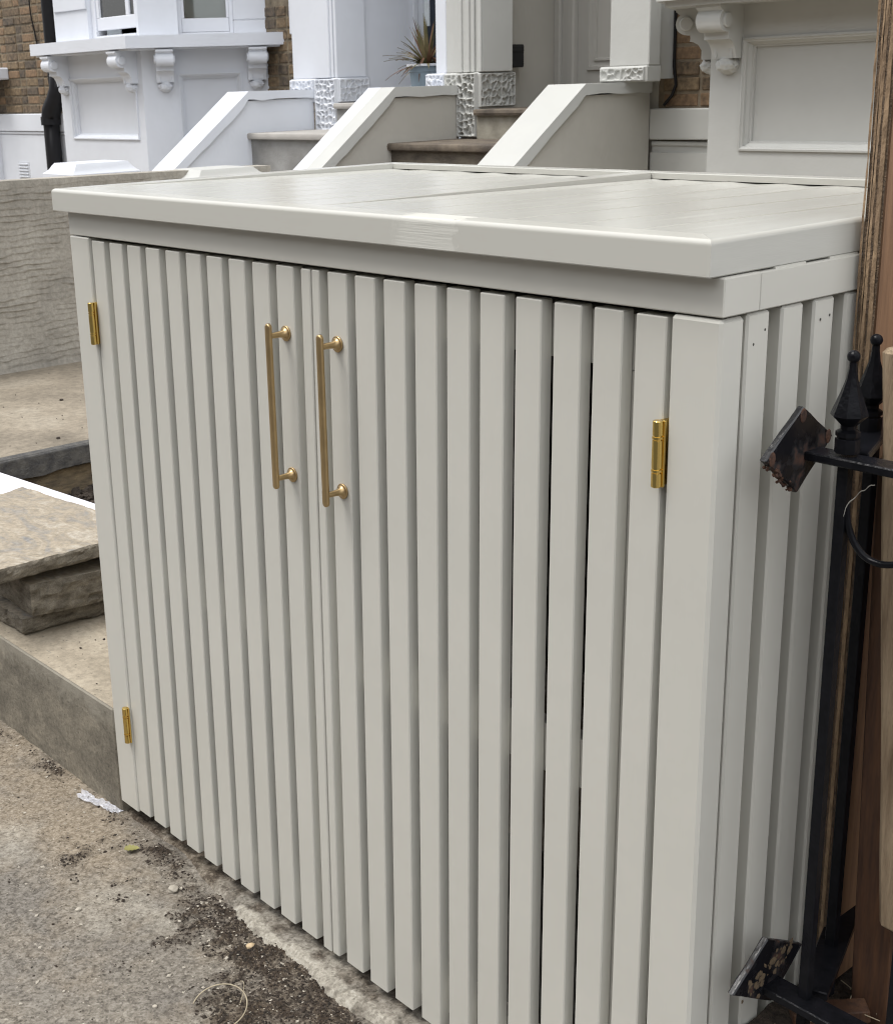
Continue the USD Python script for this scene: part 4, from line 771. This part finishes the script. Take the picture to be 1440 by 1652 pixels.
stairwall(-2.40, -2.154, 3.944, 1.478, 0.724, 'greige sloping stair wall in front of the brick strip', 'greige_shade_wall', 'greige_paint', yend=4.4495)
def steps(x0, x1, ztop, mt_t, mt_r, label, n0=3.70, xu=None, rise=0.163, mt_r2='stone_riser'):
    o = thing('entrance_steps', label, 'steps', ((x0 + x1) / 2, 3.6, 0.25), 'steps up to the front doors'); r = np.random.default_rng(int(-x0 * 100))
    for i in range(6):
        yn = n0 - 0.27 * i; z = ztop - rise * i
        if z < 0.4: break
        nose = [(yn, z - 0.036), (yn - .004, z - 0.03), (yn - .006, z - .016), (yn - .003, z - .004), (yn + .006, z), (yn + 0.62 if i == 0 else yn + 0.30, z), (yn + 0.62 if i == 0 else yn + .30, z - 0.036)]
        m = ext(nose, 'x', x0, x1); part(o, 'tread', m, mt_t, smooth=30)
        part(o, 'riser', box(x0, x1, yn + 0.025, yn + 0.1, z - rise + .003, z - 0.0365), mt_r2)
    part(o, 'tread', ext([(4.20, ztop + .127), (4.193, ztop + .14), (4.195, ztop + .155), (4.205, ztop + .16), (5.35, ztop + .16), (5.35, ztop + .127)], 'x', xu or x0, x1), mt_t, smooth=30)
    part(o, 'riser', box(xu or x0, x1, 4.222, 4.28, ztop + 0.001, ztop + 0.1265), mt_r)
steps(-3.349, -2.387, 1.197, 'stone_step', 'step_riser', 'worn brown stone steps up to the greige front door', xu=-3.189)
steps(-4.683, -3.547, 1.243, 'grey_tread', 'grey_riser', 'grey painted steps up to the navy front door', 3.712, xu=-4.43, rise=0.235, mt_r2='grey_riser')
# --- gate piers with caps
def pier(x0, x1, y0, y1, z0, z1, label, mt, mt2):
    o = thing('gate_pier', label, 'gate pier', ((x0 + x1) / 2, (y0 + y1) / 2, 0.2), 'gate piers behind the boundary wall'); part(o, 'shaft', box(x0 + .04, x1 - .04, y0 + .04, y1 - .04, 0.2, z0), mt)
    cx2, cy2 = (x0 + x1) / 2, (y0 + y1) / 2; hx, hy = (x1 - x0) / 2, (y1 - y0) / 2; lv = [(1.0, 0.0), (1.0, 0.25), (0.93, 0.38), (0.86, 0.55), (0.80, 0.8), (0.74, 1.0)]; V = []
    for k, t in lv:
        z = z0 + (z1 - z0) * t; V += [(cx2 - hx * k, cy2 - hy * k, z), (cx2 + hx * k, cy2 - hy * k, z), (cx2 + hx * k, cy2 + hy * k, z), (cx2 - hx * k, cy2 + hy * k, z)]
    Fc = []
    for i in range(len(lv) - 1):
        for j in range(4): a, b = i * 4 + j, i * 4 + (j + 1) % 4; Fc += [(a, b, b + 4), (a, b + 4, a + 4)]
    e = (len(lv) - 1) * 4; Fc += [(e, e + 1, e + 2), (e, e + 2, e + 3), (0, 2, 1), (0, 3, 2)]
    part(o, 'cap', trimesh.Trimesh(V, Fc, process=False), mt2, smooth=35)
pier(-5.06, -4.70, 2.494, 2.943, 1.045, 1.122, 'white gate pier with moulded cap at the foot of the leftmost stair wall', 'white_paint', 'white_paint')
pier(-3.64, -3.30, 2.43, 2.845, 1.075, 1.128, 'pale gate pier with low cap just above the bin store lid', 'greige_paint', 'greige_paint')
# --- drainpipe, mailbox, pot, cables
dp = thing('drainpipe', 'black drainpipe beside the white bay', 'drainpipe', (-8.55, 4.42, 0.25))
part(dp, 'pipe', tube([(-8.50, 4.43, 7), (-8.50, 4.43, 3), (-8.50, 4.43, 2.0), (-8.50, 4.43, 1.60)], 0.07, 14), 'pipe_black', smooth=True)
part(dp, 'elbow', tube([(-8.45, 4.43, 1.70), (-8.46, 4.42, 1.55), (-8.50, 4.40, 1.46), (-8.56, 4.39, 1.38), (-8.585, 4.39, 1.30)], [0.075, 0.08, 0.078, 0.085, 0.082], 14), 'pipe_black', smooth=True)
part(dp, 'lower_pipe', tube([(-8.585, 4.39, 1.34), (-8.59, 4.39, 1.0), (-8.59, 4.39, 0.26)], 0.07, 14), 'pipe_black', smooth=True)
part(dp, 'collar', tube([(-8.585, 4.39, 1.26), (-8.585, 4.39, 1.33)], 0.088, 14), 'pipe_black', smooth=40)
mb = thing('mailbox', 'small black letterbox on the porch wall by the greige door', 'letterbox', (-3.25, 4.56, 1.57))
part(mb, 'box', box(-3.291, -3.205, 4.50, 4.62, 1.575, 1.70, 0.006), 'black_plastic'); part(mb, 'flap', box(-3.2045, -3.198, 4.51, 4.61, 1.66, 1.69, 0.002), 'black_plastic')
pt = thing('potted_plant', 'spiky dry plant in a grey-blue pot beside the navy door', 'potted plant', (-3.84, 4.45, 1.40))
PC = np.array([-3.835, 4.45, 1.403])
part(pt, 'pot', lathe([(0, 0), (0.088, 0), (0.092, 0.01), (0.108, 0.165), (0.113, 0.168), (0.114, 0.198), (0.122, 0.199), (0.124, 0.212), (0.112, 0.212), (0.108, 0.185), (0, 0.185)], PC, 28), 'pot_blue', smooth=35)
part(pt, 'rim', lathe([(0.115, 0.1995), (0.126, 0.1995), (0.127, 0.2125), (0.115, 0.2127)], PC, 28), 'vent_grey', smooth=35)
r = np.random.default_rng(77)
for i in range(90):
    az = r.uniform(0, 2 * np.pi) if i % 2 else r.normal(np.pi, 0.9); el = r.uniform(0.2, 1.4); L = r.uniform(0.18, 0.34); t = np.linspace(0, 1, 7)
    hor = np.cos(el) * L * t; up = np.sin(el) * L * t - 0.10 * t ** 2 * (1.4 - el) * 1.2
    if i > 78: hor, up = 0.12 * np.sqrt(t), 0.06 - 0.22 * t ** 2 * r.uniform(.6, 1.1)
    w = 0.009 * (1 - t ** 2.5) * (0.5 + t * (1 - t) * 2.6) + 0.0006; c, s = math.cos(az), math.sin(az)
    ctr = PC + np.stack([hor * c, hor * s, 0.19 + up], 1); sd = np.array([-s, c, 0.0])
    V = np.vstack([ctr - sd * w[:, None], ctr + sd * w[:, None], ctr + np.array([0, 0, -0.003]) * 1.0]); Fl = []
    for k in range(6): Fl += [(k, k + 1, 14 + k + 1), (k, 14 + k + 1, 14 + k), (7 + k, 14 + k, 14 + k + 1), (7 + k, 14 + k + 1, 7 + k + 1)]
    part(pt, 'leaf', trimesh.Trimesh(V, Fl, process=False), 'brown_leaf' if i > 74 or i % 5 == 0 else 'dry_leaf', smooth=True)
part(pt, 'stem', tube([PC + [0, 0, .18], PC + [.004, 0, .26]], 0.015, 8), 'dry_leaf')
solo('cable', tube([(-2.045, 4.47, 3.0), (-2.05, 4.478, 2.1), (-2.045, 4.478, 1.7), (-2.043, 4.476, 1.55), (-2.03, 4.478, 1.46), (-2.05, 4.478, 1.41), (-2.10, 4.478, 1.36)], 0.008, 7), 'black_plastic', 'thin black cable down the brick strip beside the greige pillar', 'cable', 'cables on the house fronts', smooth=True)
solo('cable', tube([(-5.16, 4.46, 3.0), (-5.14, 4.462, 2.2), (-5.10, 4.462, 1.85), (-5.06, 4.462, 1.45)], 0.010, 7), 'black_plastic', 'black cable down the dark brick strip beside the white bay', 'cable', 'cables on the house fronts', smooth=True)
solo('cable', tube([(-8.98, 4.485, 3.0), (-8.97, 4.485, 2.2), (-8.88, 4.485, 1.87)], 0.006, 6), 'black_plastic', 'thin cable running down the brick wall at the far left', 'cable', 'cables on the house fronts', smooth=True)

# ------------------------------------------------------------------ right: plywood, railing, timbers, soil
def ply(x0, x1, y0, y1, z0, z1, label, seed):
    o = thing('plywood_sheet', label, 'plywood sheet', ((x0 + x1) / 2, y0, z0), 'plywood sheets beside the bin store'); r = np.random.default_rng(seed); n = 4; w_ = np.cumsum(np.r_[0, r.uniform(.6, 1.4, n)]); e = x0 + (x1 - x0) * w_ / w_[-1]
    for i in range(n):
        mt = 'ply_edge_light' if i % 2 == 0 else 'ply_edge_dark'
        def fr_(u, v):
            x, z = e[i] + (e[i + 1] - e[i]) * u, z0 + (z1 - z0) * v; P = np.stack([x * 300, 0 * x + i * 9 + seed, z * 60], 1)
            return np.stack([x, y0 + (0.0015 if i % 2 else 0) + 0.0034 * (fbm(P * np.array([1, 1, .5]), 4, seed + i) - .5) + 0.002 * (fbm(P * np.array([.2, 1, .06]), 2, 9 + i) - .5), z], 1)
        part(o, 'ply', box(e[i] + .00005, e[i + 1] - .00005, y0 + 0.006, y1, z0, z1), 'ply_face' if i == n - 1 else mt)
        part(o, 'edge', grid_mesh(5, 700, fr_), mt, smooth=True)
ply(1.4868, 1.4995, 0.258, 1.0, 0.275, 2.2, 'inner plywood sheet set upright against the side of the bin store', 1)
ply(1.5000, 1.5150, 0.252, 1.0, 0.275, 2.2, 'outer plywood sheet with brown face standing behind the railing', 2)
rl = thing('railing', 'black painted iron corner railing with spike finials beside the bin store', 'railing', (1.585, 0.11, 0.28))
RC = (1.5772, 0.1063); R2 = (1.5370, 0.2226)
def lerp(a, b, t): return tuple(a[i] + (b[i] - a[i]) * t for i in range(len(a)))
def bar(p, q_, w, h, c=0.0015):
    p, q_ = np.array(p, float), np.array(q_, float); L = np.linalg.norm(q_ - p); m = box(0, L, -w / 2, w / 2, -h / 2, h / 2, c); d = (q_ - p) / L
    up = np.array([0, 0, 1.0]); s = np.cross(up, d); s /= np.linalg.norm(s); u = np.cross(d, s); T = np.eye(4); T[:3, 0], T[:3, 1], T[:3, 2], T[:3, 3] = d, s, u, p; m.apply_transform(T); return m
part(rl, 'top_rail', bar((1.535, 0.104, 1.084), (2.6, 0.108, 1.084), 0.032, 0.010), 'iron_black')
part(rl, 'top_rail', bar((RC[0], RC[1] + .016, 1.0845), (1.4935, 0.36, 1.0845), 0.032, 0.010), 'iron_black')
part(rl, 'bottom_rail', bar((1.528, 0.10, 0.372), (2.6, 0.108, 0.372), 0.036, 0.012), 'iron_black')
part(rl, 'bottom_rail', bar((RC[0], RC[1] + .018, 0.3725), (1.4935, 0.36, 0.3725), 0.036, 0.012), 'iron_black')
def plate(c, pts, th, nm):
    my, mz = np.mean(pts, 0); m = trimesh.convex.convex_hull(np.array([(s * th / 2, my + (y_ - my) * k, mz + (z_ - mz) * k) for y_, z_ in pts for s, k in ((-1, .97), (-.6, 1), (.6, 1), (1, .97))])); m = m.subdivide().subdivide()
    d = fbm(m.vertices * 90, 3, 5)[:, None] - .5; m.vertices += m.vertex_normals * d * 0.0025; m.apply_translation(c); e = part(rl, nm, m, 'rust_iron', 'square end plate with rusty edges')
    return e
e1 = plate((1.531, 0.0, 0.0), [(0.014, 1.092), (0.083, 1.142), (0.147, 1.097), (0.080, 1.042)], 0.009, 'end_plate')
e2 = plate((1.527, 0.0, 0.0), [(0.018, 0.398), (0.088, 0.447), (0.170, 0.400), (0.105, 0.345)], 0.009, 'end_plate')
for yy, zz in ((0.082, 1.132), (0.026, 1.092), (0.136, 1.098)):
    m = trimesh.creation.icosphere(subdivisions=2, radius=0.006); m.vertices *= np.array([.25, 1, 1.4]); m.apply_translation((1.5358, yy, zz)); part(e1, 'bolt_hole', m, 'rust')
r = np.random.default_rng(9); cl = []
for i in range(40):
    m = trimesh.creation.icosahedron(); m.vertices *= r.uniform(.0012, .0034); t = r.uniform(); p_ = lerp((1.531, 0.016, 1.089), (1.531, 0.080, 1.043), t); m.apply_translation((p_[0] + r.normal(0, .003), p_[1] + r.normal(0, .002), p_[2] + r.normal(0, .002))); cl.append(m)
part(e1, 'rust_flakes', cl, 'rust')
cl = []
for i in range(60):
    m = trimesh.creation.icosahedron(); m.vertices *= r.uniform(.0012, .007) * r.uniform(.4, 1.2, (12, 1)); m.vertices[:, 0] *= 0.18; t = r.uniform(); p_ = lerp((1.5316, 0.05, 0.385), (1.5316, 0.15, 0.412), t); m.apply_translation((p_[0], p_[1] + r.normal(0, .006), p_[2] + r.normal(0, .008))); cl.append(m)
part(e2, 'paint_flakes', cl, 'flake_tan')
SQ = lambda z: None
def finial(x, y_, zb):
    lv = [(0.0125, 0), (0.0125, 0.016), (0.0105, 0.0165), (0.0105, 0.0185), (0.0125, 0.019), (0.0125, 0.024), (0.008, 0.027), (0.008, 0.031), (0.0190, 0.0425), (0.0175, 0.048), (0.0105, 0.068), (0.0060, 0.083), (0.0043, 0.095), (0.0040, 0.103)]
    V = []; Fc = []; n = 8
    for h_, z in lv:
        sq = 1.0 if z < 0.032 else 0.90
        for k in range(n):
            a_ = k * math.pi / 4 + math.pi / 8; rr = h_ / max(abs(math.cos(a_)), abs(math.sin(a_))); rr = rr * sq + h_ * (1 - sq); V.append((x + rr * math.cos(a_), y_ + rr * math.sin(a_), zb + z))
    for i in range(len(lv) - 1):
        for k in range(n): a, b = i * n + k, i * n + (k + 1) % n; Fc += [(a, b, b + n), (a, b + n, a + n)]
    f_ = part(rl, 'finial', trimesh.Trimesh(V, Fc, process=False), 'iron_black', smooth=32)
    bl = trimesh.creation.icosphere(subdivisions=3, radius=0.0072); bl.apply_translation((x, y_, zb + 0.108)); part(f_, 'ball', bl, 'iron_black', smooth=True)
finial(*RC, 1.0925); finial(*R2, 1.0895)
for (bx, by) in (RC, (R2[0] + .004, R2[1] + .003), (1.6935, 0.108), (1.80, 0.108), (1.91, 0.108), (2.02, 0.108)): part(rl, 'baluster', box(bx - .0066, bx + .0066, by - .0066, by + .0066, 0.30, 1.0785, 0.0010), 'iron_black')
for bx in (1.80, 1.91, 2.02): finial(bx, 0.108, 1.0895)
sx = np.array([(1.5815, 1.034), (1.584, 1.014), (1.589, 1.000), (1.596, 0.988), (1.604, 0.980), (1.614, 0.9745), (1.627, 0.9725), (1.644, 0.976), (1.660, 0.984), (1.672, 1.0)])
sp_ = np.stack([np.interp(np.linspace(0, 9, 40), np.arange(10), sx[:, 0]), np.full(40, 0.1065), np.interp(np.linspace(0, 9, 40), np.arange(10), sx[:, 1])], 1)
for _ in range(3): sp_[1:-1] = (sp_[:-2] + 2 * sp_[1:-1] + sp_[2:]) / 4
part(rl, 'scroll', tube(sp_, 0.0040, 10), 'iron_black', smooth=True)
t_ = np.linspace(0, 1, 24)
solo('cobweb', tube(np.stack([1.583 + .036 * t_, .100 + 0.003 * np.sin(t_ * 5), 1.020 + .046 * t_ ** .5 + .001 * np.sin(t_ * 17)], 1), 0.0003 + 0.0004 * np.abs(np.sin(t_ * 9)), 5), 'cobweb', 'dusty strand of cobweb hanging under the top rail of the railing', 'cobweb', smooth=True)
def lump(m, amp, sc, seed):
    m = m.subdivide().subdivide().subdivide(); m.vertices += m.vertex_normals * ((fbm(m.vertices * sc, 4, seed) - .5) * amp)[:, None]; return m
tp = box(1.6, 1.68, 0.19, 0.24, 0.462, 1.196, 0.006); tp.vertices[:, 0] += -0.040 + (1.196 - tp.vertices[:, 2]) * 0.082
tp = tp.subdivide().subdivide().subdivide(); tp.vertices += tp.vertex_normals * ((fbm(tp.vertices * np.array([60, 60, 9]), 4, 3) - .5) * 0.006)[:, None]
solo('timber_post', tp, 'rough_timber', 'rough-sawn pale timber post at the right edge, cut short above the ground', 'timber post', 'timber posts at the right edge')
tr = box(1.575, 1.63, 0.245, 0.30, 0.25, 1.05, 0.003); tr.vertices[:, 0] += -0.012 + (0.3 - tr.vertices[:, 2]) * 0.035
solo('timber_post', tr, 'red_timber', 'dark reddish timber post standing behind the rough pale post', 'timber post', 'timber posts at the right edge')
solo('timber_offcut', bar((1.525, 0.165, 0.290), (1.595, 0.235, 0.300), 0.03, 0.018), 'red_timber', 'short brown timber offcut behind the bottom rail of the railing', 'timber')
# dark boarding further right and the soil bed
bw = thing('fence_panel', 'dark brown timber boards closing the gap behind the railing', 'fence', (1.9, 0.36, 0.25))
for i in range(8): part(bw, 'board', box(1.53 + .1005 * i, 1.63 + .1005 * i - .003, 0.40, 0.42, 0.26, 1.3), 'red_timber')
lw = thing('railing_plinth', 'low concrete plinth under the iron railing right of the bin store', 'plinth', (2.2, 0.11, 0.0)); part(lw, 'body', box(1.486, 3.6, 0.02, 0.20, -0.03, 0.255, 0.008), 'kerb_face')
def bed(u, v):
    x, yy = 1.484 + 1.5 * u, 0.02 + 0.9 * v; P = np.stack([x, yy, 0 * x], 1); return np.stack([x, yy, 0.262 + 0.03 * (fbm(P * 9, 4, 61) - .3) + 0.012 * (fbm(P * 60, 3, 62) - .5)], 1)
solo('soil_bed', grid_mesh(160, 100, bed), 'soil', 'dark soil and rubbish under the iron railing', 'soil', kind='stuff', smooth=True)
cl = []; r = np.random.default_rng(31)
for i in range(70):
    p_ = np.array([r.uniform(1.54, 1.66), r.uniform(.1, .32), .285 + r.uniform(0, .02)]); d_ = r.normal(size=3); d_[2] *= .3; d_ /= np.linalg.norm(d_); L = r.uniform(.008, .03); cl.append(tube([p_, p_ + d_ * L], r.uniform(.0004, .001), 4))
solo('straw', cl, 'straw', 'dry straw and fibres lying on the soil under the railing', 'straw', kind='stuff')
